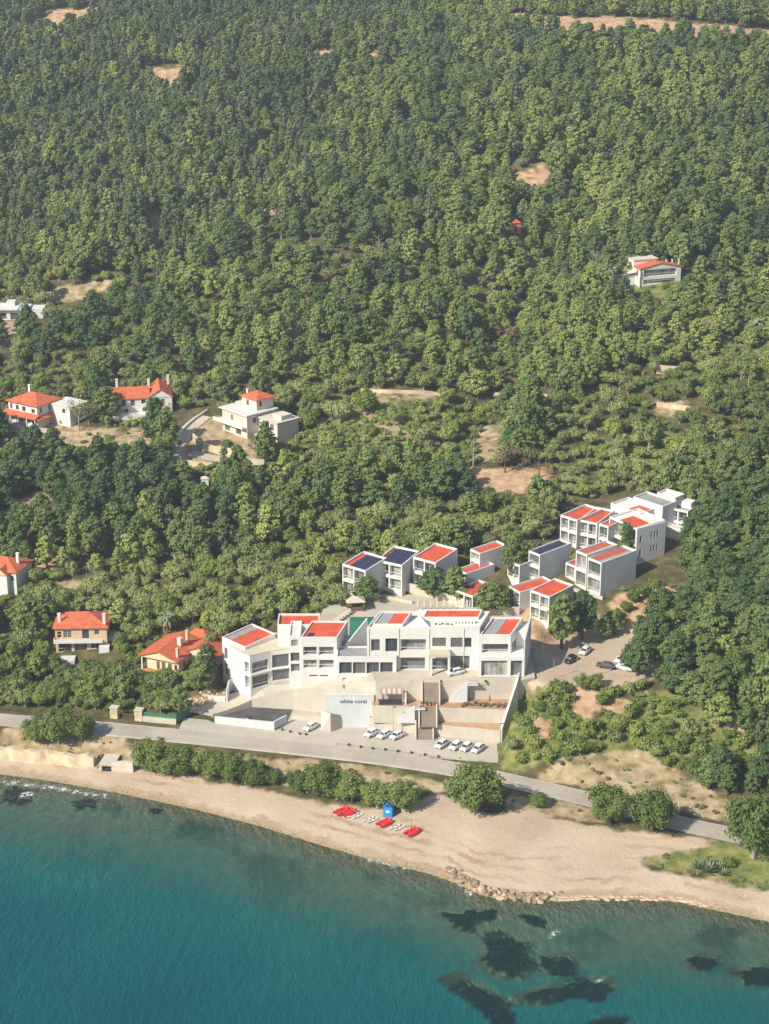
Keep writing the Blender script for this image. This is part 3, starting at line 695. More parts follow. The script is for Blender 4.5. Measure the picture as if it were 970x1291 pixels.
PCOL = bpy.data.collections.new('tree_kinds')     # sources for the far wood, kept out of the scene
def stuff_wood(name, kind, items, label, cat):
    meshes = []
    pc = bpy.data.collections.new(kind + '_kinds')
    for i, (cr, tr) in enumerate(PROTO[kind]):
        b = bpy.data.meshes.new(kind + '_joined')
        V = [tuple(v.co) for v in cr.vertices] + [tuple(v.co) for v in tr.vertices]; o = len(cr.vertices)
        F = [tuple(p.vertices) for p in cr.polygons] + [tuple(o + k for k in p.vertices) for p in tr.polygons]
        b.from_pydata(V, [], F); b.materials.append(cr.materials[0]); b.materials.append(tr.materials[0])
        b.polygons.foreach_set('material_index', [0] * len(cr.polygons) + [1] * len(tr.polygons)); b.update()
        ob = bpy.data.objects.new('%s_kind_%d' % (kind, i), b); pc.objects.link(ob)
    me = bpy.data.meshes.new(name); n = len(items)
    me.vertices.add(n); me.vertices.foreach_set('co', np.array([(t[0], t[1], t[2] - .1) for t in items], np.float32).ravel())
    for nm, ty, vals in (('rot', 'FLOAT', [t[5] for t in items]), ('sc', 'FLOAT', [t[4] for t in items]), ('sz', 'FLOAT', [t[4] * t[6] for t in items]), ('pick', 'INT', [int(abs(t[0]*7.3 + t[1]*3.1)) % len(PROTO[kind]) for t in items])):
        a = me.attributes.new(nm, ty, 'POINT'); a.data.foreach_set('value', np.array(vals, np.int32 if ty == 'INT' else np.float32))
    o = bpy.data.objects.new(name, me); COL.objects.link(o); tag(o, label, cat, None, 'stuff')
    g = bpy.data.node_groups.new(name, 'GeometryNodeTree')
    g.interface.new_socket('Geometry', in_out='INPUT', socket_type='NodeSocketGeometry'); g.interface.new_socket('Geometry', in_out='OUTPUT', socket_type='NodeSocketGeometry')
    gi = g.nodes.new('NodeGroupInput'); go = g.nodes.new('NodeGroupOutput'); ip = g.nodes.new('GeometryNodeInstanceOnPoints'); ci = g.nodes.new('GeometryNodeCollectionInfo')
    ci.inputs['Collection'].default_value = pc; ci.inputs['Separate Children'].default_value = True; ci.inputs['Reset Children'].default_value = True
    def na(nm, ty):
        x = g.nodes.new('GeometryNodeInputNamedAttribute'); x.data_type = ty; x.inputs['Name'].default_value = nm; return x.outputs[0]
    cx = g.nodes.new('ShaderNodeCombineXYZ'); cs = g.nodes.new('ShaderNodeCombineXYZ')
    g.links.new(na('rot', 'FLOAT'), cx.inputs['Z']); sc = na('sc', 'FLOAT'); g.links.new(sc, cs.inputs['X']); g.links.new(sc, cs.inputs['Y']); g.links.new(na('sz', 'FLOAT'), cs.inputs['Z'])
    g.links.new(gi.outputs[0], ip.inputs['Points']); g.links.new(ci.outputs[0], ip.inputs['Instance']); ip.inputs['Pick Instance'].default_value = True
    g.links.new(na('pick', 'INT'), ip.inputs['Instance Index']); g.links.new(cx.outputs[0], ip.inputs['Rotation']); g.links.new(cs.outputs[0], ip.inputs['Scale']); g.links.new(ip.outputs[0], go.inputs[0])
    md = o.modifiers.new('scatter', 'NODES'); md.node_group = g
    return o
SIZEPX = {'pine': 3.9, 'darkpine': 4.5, 'slimpine': 2.9, 'bigpine': 4.6, 'olive': 2.5, 'broad': 2.6, 'shrub': 1.25, 'greyshrub': 1.2}
def build_forest():
    plant_forest()
    groups = {'pine': ['pine', 'darkpine', 'bigpine', 'slimpine'], 'olive': ['olive'], 'broad': ['broad'], 'shrub': ['shrub', 'greyshrub']}
    for gname, kinds in groups.items():
        L_ = [t for t in TREES if t[3] in kinds]
        L_.sort(key=lambda t: -SIZEPX[t[3]] * t[4] / math.hypot(t[1], CZ - t[2]))
        nind = 285 if gname != 'shrub' else 95
        infr = [t for t in L_ if 0 < proj(t[0], t[1], t[2] + 2)[0] < 970]
        ind = set(id(t) for t in infr[:nind])
        for t in infr[:nind]:
            nm, cat, base = NOUN[t[3]]
            sz = 'tall ' if t[4] * t[6] > 1.05 else ('small ' if t[4] * t[6] < .75 else '')
            if sz and ('tall' in base or 'large' in base or 'low' in base): sz = ''
            lab = sz + base + ' ' + t[7]
            place_tree(t[3], t[0], t[1], t[2], t[4], t[5], t[6], lab, cat + ('s ' if cat[-1] != 's' else ' ') + t[7] + (', ' + sz.strip() if sz else '') + ', ' + base.split()[0])
        rest = [t for t in L_ if id(t) not in ind]
        for k in kinds:
            it = [t for t in rest if t[3] == k]
            if it: stuff_wood({'pine': 'pine_wood', 'darkpine': 'dark_pine_wood', 'bigpine': 'broad_pine_wood', 'slimpine': 'slim_pine_wood', 'olive': 'olive_grove', 'broad': 'leafy_wood', 'shrub': 'green_scrub', 'greyshrub': 'grey_scrub'}[k], k, it,
                              {'pine': 'far green pine wood covering the upper hillside', 'darkpine': 'scattered dark green pines of the far hillside wood', 'bigpine': 'broad pines at the edges of the right hand wood', 'slimpine': 'dense slim dark pine wood at upper left', 'olive': 'far grey green olive trees scattered over the hillside', 'broad': 'bright green leafy trees mixed into the far hillside', 'shrub': 'low green scrub between the hillside trees', 'greyshrub': 'low grey green scrub between the hillside trees'}[k], 'wood' if 'shrub' not in k else 'scrub')
    print('TREES', len(TREES), {k: sum(1 for t in TREES if t[3] == k) for k in SIZEPX})
# ------------------------------------------------------------------ building kit
def frame_of(fl, fr):
    d = (fr - fl); L = math.hypot(d.x, d.y); return L, math.atan2(d.y, d.x)
def wall(mb, ax, ay, bx, by, z0, z1, ops=(), t=.22):
    """one wall from a to b (outside on its right hand) with real openings; returns opening frames"""
    L = math.hypot(bx-ax, by-ay); dx, dy = (bx-ax)/L, (by-ay)/L; ix, iy = -dy, dx
    P = lambda s, z, q=0: (ax+dx*s+ix*q, ay+dy*s+iy*q, z)
    ops = [(max(.05,o[0]), max(z0+.02,o[1]), min(L-.05,o[2]), min(z1-.05,o[3])) + tuple(o[4:]) for o in ops]
    xs = sorted({0, L, *[o[0] for o in ops], *[o[2] for o in ops]}); zs = sorted({z0, z1, *[o[1] for o in ops], *[o[3] for o in ops]})
    for i in range(len(xs)-1):
        for j in range(len(zs)-1):
            cx, cz = (xs[i]+xs[i+1])/2, (zs[j]+zs[j+1])/2
            if any(o[0] < cx < o[2] and o[1] < cz < o[3] for o in ops): continue
            mb.quad(P(xs[i],zs[j]), P(xs[i+1],zs[j]), P(xs[i+1],zs[j+1]), P(xs[i],zs[j+1]))
    out = []
    for o in ops:
        d = o[5] if len(o) > 5 else t
        a, b, c, e = o[:4]
        mb.quad(P(a,b),P(a,b,d),P(c,b,d),P(c,b)); mb.quad(P(a,e),P(c,e),P(c,e,d),P(a,e,d))
        mb.quad(P(a,b),P(a,e),P(a,e,d),P(a,b,d)); mb.quad(P(c,b),P(c,b,d),P(c,e,d),P(c,e))
        out.append((o, P, d))
    return out
def windows(found, root, Mx, style=None):
    for (o, P, d) in found:
        a, b, c, e = o[:4]; st = o[4] if len(o) > 4 else 'win'
        if st == 'void': continue
        g = MB(Mx); g.quad(P(a,b,d), P(c,b,d), P(c,e,d), P(a,e,d))
        if st == 'shutter': g.build('shutter', M['shutter'], root); continue
        if st == 'door': g.build('door', M['shutter'], root); continue
        w = g.build('window', M['glass2'] if st in ('curt', 'balc2') else M['glass'], root)
        f = MB(Mx); W = c - a; H = e - b; k = .07
        def bar(x0, z0, x1, z1, q0=d-.07, q1=d-.01):
            vs = [P(x0,z0,q0),P(x1,z0,q0),P(x1,z0,q1),P(x0,z0,q1),P(x0,z1,q0),P(x1,z1,q0),P(x1,z1,q1),P(x0,z1,q1)]
            f.add(vs, [(0,3,2,1),(4,5,6,7),(0,1,5,4),(1,2,6,5),(2,3,7,6),(3,0,4,7)])
        bar(a,b,c,b+k); bar(a,e-k,c,e); bar(a,b+k,a+k,e-k); bar(c-k,b+k,c,e-k)
        n = max(1, round(W / 1.3))
        for i in range(1, n): x = a + W*i/n; bar(x-k/2, b+k, x+k/2, e-k)
        f.build('frame', M['wframe'] if st in ('wwin','curt') else M['frame'], w)
        if d > .7:      # a deep loggia gets its glass rail
            r = MB(Mx); vs = [P(a,b,.10),P(c,b,.10),P(c,b+.95,.10),P(a,b+.95,.10)]; r.quad(*vs)
            f2 = MB(Mx); vs = [P(a,b+.9,.06),P(c,b+.9,.06),P(c,b+.9,.13),P(a,b+.9,.13),P(a,b+.98,.06),P(c,b+.98,.06),P(c,b+.98,.13),P(a,b+.98,.13)]
            f2.add(vs, [(0,3,2,1),(4,5,6,7),(0,1,5,4),(1,2,6,5),(2,3,7,6),(3,0,4,7)])
            f2.build('railing', M['wframe'], root)
def grid(L, bands, n, m0=.4, gap=.4, st='win', d=.22):
    w = (L - 2*m0 - gap*(n-1)) / n
    return [(m0+i*(w+gap), z0, m0+i*(w+gap)+w, z1, st, d) for (z0, z1) in bands for i in range(n)]
def block(root, fl, fr, z, D, zf, zb=None, roof='red', front=(), right=(), left=(), par=.45, wallm='white', sidem=None, name='wall', z_low=2.5, ang=None, L=None, inset=.28, strip=None, solar=0, k=0.):
    """a flat roofed volume: four walls with openings, parapets standing over a (possibly sloping) roof"""
    fl = Vector((fl[0], fl[1])); 
    if L is None: fr = Vector((fr[0], fr[1])); L, ang = frame_of(fl, fr)
    zb = zf if zb is None else zb; H, HB = zf - z, zb - z
    Mw = Matrix.Translation((fl.x, fl.y, z)) @ Matrix.Rotation(ang, 4, 'Z') @ Matrix(((1,k,0,0),(0,1,0,0),(0,0,1,0),(0,0,0,1)))
    Mx = root.matrix_basis.inverted() @ Mw
    mats = [M[wallm], M[sidem or wallm]]
    b = MB(Mx); Hl = min(H, HB)
    fo = wall(b, 0,0, L,0, -z_low, H, front)
    b.mi = 1
    ro = wall(b, L,0, L,D, -z_low, Hl, right); lo = wall(b, 0,D, 0,0, -z_low, Hl, left)
    if abs(HB - H) > .01:
        if HB > H: b.quad((L,0,H),(L,D,H),(L,D,HB)); b.quad((0,D,H),(0,0,H),(0,D,HB))
        else: b.quad((L,0,HB),(L,D,HB),(L,0,H)); b.quad((0,D,HB),(0,0,HB),(0,0,H))
    b.mi = 0
    b.quad((L,D,-z_low),(0,D,-z_low),(0,D,HB),(L,D,HB))
    i = inset; zz = lambda y: H + (HB-H)*y/D
    # parapet crown and inner faces
    b.quad((0,0,H),(L,0,H),(L-i,i,zz(i)),(i,i,zz(i))); b.quad((L,0,H),(L,D,HB),(L-i,D-i,zz(D-i)),(L-i,i,zz(i)))
    b.quad((L,D,HB),(0,D,HB),(i,D-i,zz(D-i)),(L-i,D-i,zz(D-i))); b.quad((0,D,HB),(0,0,H),(i,i,zz(i)),(i,D-i,zz(D-i)))
    rp = [(i,i,zz(i)),(L-i,i,zz(i)),(L-i,D-i,zz(D-i)),(i,D-i,zz(D-i))]
    for k in range(4):
        p, q = rp[k], rp[(k+1)%4]; b.quad(p, q, (q[0],q[1],q[2]-par-.02), (p[0],p[1],p[2]-par-.02))
    b.build(name, mats, root)
    r = MB(Mx); r.quad(*[(p[0],p[1],p[2]-par) for p in rp])
    rm = {'red': 'red', 'grey': 'grey_roof', 'cream': 'creamroof', 'white': 'white', 'solar': 'grey_roof', 'tile': 'tile'}[roof]
    r.build('roof', M[rm], root)
    if strip:        # second roof finish lying on the first: (x0,y0,x1,y1,material)
        x0,y0,x1,y1,sm = strip; s = MB(Mx)
        for kx in ((x0*L,x1*L),): s.quad((kx[0],y0*D,zz(y0*D)-par+.06),(kx[1],y0*D,zz(y0*D)-par+.06),(kx[1],y1*D,zz(y1*D)-par+.06),(kx[0],y1*D,zz(y1*D)-par+.06))
        s.build('roof_covering', M[sm], root)
    if solar:
        x0, y0, x1, y1, nx_, ny_ = solar
        for a in range(ny_):
            for c in range(nx_):
                s = MB(Mx); X0 = L*(x0+(x1-x0)*c/nx_)+.06; X1 = L*(x0+(x1-x0)*(c+1)/nx_)-.06; Y0 = D*(y0+(y1-y0)*a/ny_)+.08; Y1 = D*(y0+(y1-y0)*(a+1)/ny_)-.08
                za, zc = zz(Y0)-par+.12, zz(Y1)-par+.30
                s.add([(X0,Y0,za),(X1,Y0,za),(X1,Y1,zc),(X0,Y1,zc),(X0,Y0,za-.06),(X1,Y0,za-.06),(X1,Y1,zc-.06),(X0,Y1,zc-.06)], [(0,1,2,3),(7,6,5,4),(0,4,5,1),(1,5,6,2),(2,6,7,3),(3,7,4,0)])
                s.build('solar_panel', M['solar'], root)
    windows(fo, root, Mx); windows(ro, root, Mx); windows(lo, root, Mx)
    # keep trees off the footprint
    c = [Mw @ Vector(p) for p in ((0,0,0),(L,0,0),(L,D,0),(0,D,0))]
    BOXES.append(([(p.x,p.y) for p in c], 2.2))
    return Mx, L, D, H, HB
def hip(root, Mx, x0, y0, x1, y1, z, rise, ov=.5, kind='hip', axis='x', m='tile', name='roof', th=.16):
    b = MB(Mx); X0,Y0,X1,Y1 = x0-ov,y0-ov,x1+ov,y1+ov
    if axis == 'x':
        r = (Y1-Y0)/2 if kind == 'hip' else 0; r = min(r, (X1-X0)/2-.01)
        A, B = (X0+r,(Y0+Y1)/2,z+rise), (X1-r,(Y0+Y1)/2,z+rise)
        lo = [(X0,Y0,z),(X1,Y0,z),(X1,Y1,z),(X0,Y1,z)]
        b.add(lo+[A,B], [(0,1,5,4),(1,2,5),(2,3,4,5),(3,0,4)])
    else:
        r = (X1-X0)/2 if kind == 'hip' else 0; r = min(r, (Y1-Y0)/2-.01)
        A, B = ((X0+X1)/2,Y0+r,z+rise), ((X0+X1)/2,Y1-r,z+rise)
        lo = [(X0,Y0,z),(X1,Y0,z),(X1,Y1,z),(X0,Y1,z)]
        b.add(lo+[A,B], [(1,2,5,4),(2,3,5),(3,0,4,5),(0,1,4)])
    b.add(lo+[(p[0],p[1],p[2]-th) for p in lo], [(0,4,5,1),(1,5,6,2),(2,6,7,3),(3,7,4,0),(7,6,5,4)])
    return b.build(name, M[m], root)
def gable_roof(root, Mx, x0, y0, x1, y1, z, rise, ov=.4, axis='x', m='tile', th=.2, wallm='white', name='roof'):
    """two slopes as slabs with their gable triangles closed in wall material"""
    b = MB(Mx); X0,Y0,X1,Y1 = x0-ov,y0-ov,x1+ov,y1+ov
    if axis == 'x':
        ym = (Y0+Y1)/2; sl = rise/((Y1-Y0)/2)
        for (ya, yb, za, zb_) in ((Y0,ym,z-sl*ov,z+rise-sl*ov),(ym,Y1,z+rise-sl*ov,z-sl*ov)):
            b.add([(X0,ya,za),(X1,ya,za),(X1,yb,zb_),(X0,yb,zb_),(X0,ya,za+th),(X1,ya,za+th),(X1,yb,zb_+th),(X0,yb,zb_+th)], [(0,3,2,1),(4,5,6,7),(0,1,5,4),(1,2,6,5),(2,3,7,6),(3,0,4,7)])
        g = MB(Mx)
        for X in (x0, x1): g.quad((X,y0,z-.4),(X,y1,z-.4),(X,y1,z-.02),(X,(y0+y1)/2,z+rise-sl*ov-.02),(X,y0,z-.02))
    else:
        xm = (X0+X1)/2; sl = rise/((X1-X0)/2)
        for (xa, xb, za, zb_) in ((X0,xm,z-sl*ov,z+rise-sl*ov),(xm,X1,z+rise-sl*ov,z-sl*ov)):
            b.add([(xa,Y0,za),(xb,Y0,zb_),(xb,Y1,zb_),(xa,Y1,za),(xa,Y0,za+th),(xb,Y0,zb_+th),(xb,Y1,zb_+th),(xa,Y1,za+th)], [(0,3,2,1),(4,5,6,7),(0,1,5,4),(1,2,6,5),(2,3,7,6),(3,0,4,7)])
        g = MB(Mx)
        for Y in (y0, y1): g.quad((x0,Y,z-.4),(x1,Y,z-.4),(x1,Y,z-.02),((x0+x1)/2,Y,z+rise-sl*ov-.02),(x0,Y,z-.02))
    r = b.build(name, M[m], root); g.build('gable_wall', M[wallm], root); return r
def part_box(root, Mx, x0,y0,z0,x1,y1,z1, m, name): return MB(Mx).box(x0,y0,z0,x1,y1,z1).build(name, M[m], root)
def chimney(root, Mx, x, y, z0, z1, m='white', w=.35):
    b = MB(Mx); b.box(x-w,y-w,z0,x+w,y+w,z1); b.box(x-w-.08,y-w-.08,z1+.002,x+w+.08,y+w+.08,z1+.14); return b.build('chimney', M[m], root)
def railing(root, Mx, pts, z, h=.95, m='wframe', name='railing', step=1.1):
    b = MB(Mx)
    for i in range(len(pts)-1):
        p, q = Vector((*pts[i],z)), Vector((*pts[i+1],z)); n = max(1, int((q-p).length/step))
        for k in range(n+1):
            r = p.lerp(q, k/n); b.box(r.x-.03,r.y-.03,z,r.x+.03,r.y+.03,z+h)
        for hh in (h, h*.55): b.tube([p+Vector((0,0,hh)), q+Vector((0,0,hh))], .035, 4)
    return b.build(name, M[m], root)
def root_at(name, P, ang, label, cat, group=None):
    e = empty(name, (P[0], P[1], P[2]), ang, label, cat, group)
    e.matrix_basis = Matrix.Translation((P[0],P[1],P[2])) @ Matrix.Rotation(ang, 4, 'Z'); return e
CLEAR += [[(60,800),(150,800),(150,850),(60,850)], [(180,815),(290,815),(290,862),(180,862)]]
# ------------------------------------------------------------------ hotel esplanade, terraces, walls
def wallline(name, pts, z0, ztops, th, m, label, cat='wall', group=None, cap=None):
    """free standing wall following ground points; ztops one value per point"""
    pts = [Vector((p[0], p[1])) for p in pts]; b = MB(); n = len(pts); L_, R_ = [], []
    for i, p in enumerate(pts):
        d = (pts[min(i+1,n-1)] - pts[max(i-1,0)]).normalized(); nn = Vector((-d.y, d.x)); L_.append(p + nn*th); R_.append(p)
    z0 = z0 if isinstance(z0, (list,tuple)) else [z0]*n; ztops = ztops if isinstance(ztops, (list,tuple)) else [ztops]*n
    vs = []; fs = []
    for i in range(n): vs += [(R_[i].x,R_[i].y,z0[i]),(R_[i].x,R_[i].y,ztops[i]),(L_[i].x,L_[i].y,ztops[i]),(L_[i].x,L_[i].y,z0[i])]
    for i in range(n-1):
        a, c = 4*i, 4*i+4
        for k in range(4): fs.append((a+k, a+(k+1)%4, c+(k+1)%4, c+k))
    fs += [(0,3,2,1)[::-1], (4*n-4,4*n-1,4*n-2,4*n-3)]
    b.add(vs, fs); o = b.build(name, M[m]); return tag(o, label, cat, group)
Z1, Z2, Z3 = 7.2, 10.75, 15.2
V2 = lambda u, v, z: Vector(at(u, v, z).xy)
# levels of the terraced front (solids, each standing on the one below)
w1 = [V2(466,904.5,Z1), V2(632,921,Z1)]                # top edge of the lowest wall
w2 = [V2(470,889,Z2), V2(641,894.5,Z2)]
w3 = [V2(474,862,Z3), V2(652,858.5,Z3)]
back_l, back_r = Vector((-7, 426)), Vector((33.5, 426))
def terrace(name, a, b_, z0, z1, topm, label):
    """one step of the terraced front: a retaining face and its floor"""
    e = root_at(name, (a.x, a.y, z0), 0, label, 'terrace')
    Mx = e.matrix_basis.inverted(); poly = [a, b_] + ([w2[1]] if b_ is not w2[1] else []) + [w3[1], back_r, back_l, Vector((a.x-.2, a.y+2))]
    mb = MB(Mx); mb.prism([tuple(p) for p in poly], z0-.5, z1-.06); mb.build('retaining_wall', M['cream'], e)
    f = MB(Mx); f.prism([tuple(p) for p in poly], z1-.058, z1); f.build('floor', M[topm], e); return e
STAIR = [(525,546,927,913),(529,549,904,888),(533,553,882,861)]
terrace('terrace', w1[0], w1[1], 4.1, Z1, 'deck', 'lowest cream terrace with an orange floor behind the parked white cars')
terrace('terrace', w2[0], w2[1], Z1-.4, Z2, 'bed', 'middle cream terrace with a planted brown floor')
# esplanade with its drive sloping down to the road on the left
b = MB()
for i in range(len(ed)-1): b.add([ed[i], ed[i+1], inn[i+1], inn[i]], [(0,3,2,1)])
structure(b.build('hotel_drive', M['paving']))
b = MB(); b.prism([tuple(p) for p in (w3[0], w3[1], Vector((34.5, w3[1].y+2)), Vector((34.5,426)), Vector((-7,426)))], Z2-.5, Z3)
es = b.build('esplanade', M['paving']); structure(es)
b = MB()
ins = [p + (q - p) * .0 for p, q in zip(ed, inn)]
vs = []
for p, q in zip(ed, inn): vs += [(p.x,p.y,3.5),(q.x,q.y+.0,3.5)]
wallline('retaining_wall', [(p.x,p.y) for p in ed[::-1]], 1.4, [p.z+.02 for p in ed[::-1]], .45, 'cream', 'tall curved cream retaining wall holding up the hotel drive', 'wall')
wallline('drive_parapet', [(p.x,p.y+.05) for p in ed[::-1]], [p.z+.022 for p in ed[::-1]], [p.z+.55 for p in ed[::-1]], .28, 'cream', 'low curved parapet along the outer edge of the hotel drive', 'parapet')
wallline('retaining_wall', [w3[0]-Vector((0,.05)), w3[1]-Vector((0,.05))], Z2-.3, Z3-.003, .045, 'cream', 'upper cream retaining wall with a stair climbing to the esplanade', 'wall')
wallline('esplanade_parapet', [w3[0]+Vector((0,.03)), w3[1]+Vector((0,.03))], Z3+.002, Z3+.5, .3, 'cream', 'low straight parapet at the front of the hotel esplanade', 'parapet')
# right end wall of the terraces, stepping down
wallline('end_wall', [V2(633.5,921,Z1), V2(642.5,893.5,Z2), V2(654,858.5,Z3), V2(657,845,Z3)], 3.2, [Z1+.5,Z2+.5,Z3+.6,Z3+.6], .5, 'fin', 'stepped end wall closing the right side of the terraces', 'wall')
# walls in the yard: blue white sign wall, court wall, kerb wall
sw = [V2(431,910,4.2), V2(474.5,907,4.2)]
sa, sb = V2(411,878,9.9), V2(474.5,882,9.9)
e = root_at('sign_wall', (sw[0].x, sw[0].y, 4.2), 0, 'pale blue grey wall carrying the words white coral', 'sign wall'); Mx = e.matrix_basis.inverted()
y0 = 393.3; xl, xr = at(411,900,7).x, at(472,900,7).x; zs_ = ztop((0,y0), 877)
mb = MB(Mx); mb.prism([(xl,y0),(xr,y0),(xr,y0+.6),(xl,y0+.6)], 3.6, zs_); mb.build('wall_slab', M['bluewhite'], e)
mb = MB(Mx); mb.box(xl-.05,y0-.05,zs_+.002,xr+.05,y0+.65,zs_+.12); mb.build('coping', M['fin'], e)
def lettering(txt, x, y, z, h, root, name='lettering', m='sign', rz=0, ext=.03):
    cu = bpy.data.curves.new(name, 'FONT'); cu.body = txt; cu.size = h; cu.extrude = ext; cu.align_x = 'CENTER'
    to = bpy.data.objects.new('tmp', cu); COL.objects.link(to); dg = bpy.context.evaluated_depsgraph_get()
    me = bpy.data.meshes.new_from_object(to.evaluated_get(dg)); bpy.data.objects.remove(to)
    me.materials.clear(); me.materials.append(M[m]); o = bpy.data.objects.new(name, me); COL.objects.link(o)
    Mw = Matrix.Translation((x,y,z)) @ Matrix.Rotation(rz,4,'Z') @ Matrix.Rotation(R(90),4,'X')
    o.parent = root; o.matrix_basis = root.matrix_basis.inverted() @ Mw; return o
sx_, sz_ = at(446,886,9).x, ztop((0,y0), 886.5)
lettering('white coral', sx_, y0-.04, sz_, 1.35, e)
# buttress at its left and the low ramp wall at its right
bw = [V2(416,911.5,4.2), V2(430.5,909.5,4.2)]
xa, xb_ = at(417.5,900,7).x, at(430,900,7).x; b = MB(); b.prism([(xa-2.2,y0-2.0),(xa,y0-2.3),(xb_,y0-.02),(xa-2.2,y0-.02)], 3.6, [4.4, 8.9, 7.4, 8.6]); tag(b.build('buttress', M['cream']), 'wedge shaped cream buttress left of the sign wall', 'buttress')
cw = [p.xy for p in CW]
wallline('court_wall', cw[:2], 1.4, [5.9,6.3], .4, 'bluewhite', 'long low wall closing the sunken yard by the road', 'wall')
wallline('court_wall', [cw[1]+Vector((.02,.41)), cw[2]], 1.4, [6.28,6.2], .4, 'bluewhite', 'short return wall at the right end of the sunken yard', 'wall')
kw = [V2(368,906,4.2), V2(405,913,4.2)]
wallline('ramp_wall', kw, 3.5, [4.9,5.7], 1.1, 'cream', 'low cream ramp wall behind the lone white car', 'wall')
rw = [V2(458,913,4.2), V2(472,904,4.2)]
wallline('stair_parapet', rw, 3.5, [5.0,7.4], .35, 'cream', 'slanted stair parapet at the right foot of the sign wall', 'parapet')
# central stair flights, brown treads between side walls
def flight(u0, u1, vb, z0, z1, y_front, label):
    x0, x1 = at(u0, vb, z0).x, at(u1, vb, z0).x
    e = root_at('stair_flight', (x0, y_front, z0), 0, label, 'stairs', 'central stairs of the terraces'); n = 11; h = (z1-z0)/n; d = .24
    b = MB()
    for i in range(n): b.box(.0, -d*(n-i), -.3, x1-x0, -d*(n-i)+d*(1.0), h*(i+1))
    b.build('steps', M['stairs'], e)
    for X in (-.32, x1-x0+.02):
        s = MB(); s.prism([(X,-d*n-.2),(X+.3,-d*n-.2),(X+.3,.0),(X,.0)], -.3, [h+.5,h+.5,z1-z0+.75,z1-z0+.75]); s.build('side_wall', M['cream'], e)
    return e
yl = lambda a, b_, x: a.y + (b_.y-a.y)*(x-a.x)/(b_.x-a.x)
flight(525, 545, 924, 4.25, Z1, yl(*w1, at(535,924,4.2).x), 'lowest flight of brown steps between the two groups of parked cars')
flight(529, 549, 902, Z1, Z2, yl(*w2, at(539,902,Z1).x), 'middle flight of brown steps up to the planted terrace')
flight(533, 553, 881, Z2, Z3, yl(*w3, at(543,881,Z2).x), 'top flight of brown steps up to the hotel esplanade')
def side_stair(p0, p1, z0, z1, label, y):
    e = root_at('side_stair', (p0, y, z0), 0, label, 'stairs'); L_ = p1 - p0; n = 14; b = MB()
    for i in range(n): b.box(L_*i/n, -1.25, -.02, L_*(i+1)/n, 0, (z1-z0)*(i+1)/n)
    b.build('steps', M['fin'], e); s = MB(); s.prism([(0,-1.42),(L_,-1.42),(L_,-1.26),(0,-1.26)], -.02, [.9,z1-z0+.9,z1-z0+.9,.9]); s.build('side_wall', M['fin'], e)
    q = MB(); q.box(L_+.01,-1.42,(z1-z0)-.3,L_+2.4,0,z1-z0); q.build('landing', M['fin'], e)
    g = MB()
    for k in range(6): g.box(L_+.1+k*.42,-1.38,z1-z0,L_+.16+k*.42,-1.32,z1-z0+1)
    g.box(L_+.1,-1.39,z1-z0+1.0,L_+2.3,-1.31,z1-z0+1.07); g.build('railing', M['steel'], e); return e
side_stair(at(566,883,Z2).x, at(590,870,Z3-.6).x, Z2, Z3, 'grey side stair climbing right to a railed landing under the esplanade', yl(*w3, at(580,870,Z3).x)-.03)
side_stair(at(501,902,Z1).x, at(523,889,Z2).x, Z1, Z2, 'grey side stair climbing beside the middle flight of brown steps', yl(*w2, at(512,890,Z2).x)-.03)
# awning bar at the left of the middle terrace
bx0, bx1 = at(478,884,Z2).x, at(507,884,Z2).x; by = yl(*w2, bx0)+.15
e = root_at('awning_bar', (bx0, by, Z2), 0, 'terrace bar with a striped red and white awning over a dark counter', 'bar'); L_ = bx1-bx0
b = MB(); b.box(0,0,0,L_,.25,1.15); b.box(-.3,-.1,1.151,L_+.1,.4,1.27); b.build('counter', M['dark'], e)
for k in range(9):
    b = MB(); x0_, x1_ = L_*k/9+.25, L_*(k+1)/9+.25
    b.add([(x0_,.2,2.9),(x1_,.2,2.9),(x1_,1.35,3.5),(x0_,1.35,3.5),(x0_,.2,2.6),(x1_,.2,2.6)],[(0,1,2,3),(4,5,1,0)]); b.build('awning_stripe', M['awning_red' if k % 2 == 0 else 'cream'], e)
for X in (.25, L_+.2):
    for Y in (.25, 1.3): MB().box(X-.06,Y-.06,0,X+.06,Y+.06,2.9 if Y < 1 else 3.45).build('post', M['white'], e)
MB().box(L_+.6,.1,0,L_+1.0,1.6,2.6).build('side_panel', M['fin'], e)
# dark slim umbrellas (closed) and planting on the middle terrace
def parasol(P, h=2.6, label='', m='dark', group=None):
    e = empty('closed_parasol', P, 0, label, 'parasol', group)
    MB().tube([(0,0,0),(0,0,h)], .035, 6).build('pole', M['steel'], e)
    MB().tube([(0,0,h*.38),(0,0,h*.5),(0,0,h*.9),(0,0,h*1.02)], [.10,.17,.09,.02], 8).build('canopy', M[m], e)
    MB().tube([(0,0,0),(0,0,.10)], [.32,.26], 10).build('base', M['fin'], e); return e
parasol((at(591,884,Z2).x, yl(*w2, at(591,884,Z2).x)+2.2, Z2), 2.9, 'closed dark parasol under the stair landing on the planted terrace')
parasol((at(617,884,Z2).x, yl(*w2, at(617,884,Z2).x)+1.6, Z2), 2.9, 'closed dark parasol standing free on the planted terrace')
for i in range(16):
    u = 583 + (i*3.9) % 56; x = at(u,886,Z2).x; y = yl(*w2, x) + .6 + (i*.73) % 1.5
    place_tree('drybush', x, y, Z2+.1, .55+.25*((i*37)%10)/10, i, 1, 'small dry yellow brown plant in the terrace planting bed', 'plants in the terrace planting bed', trunk=False)
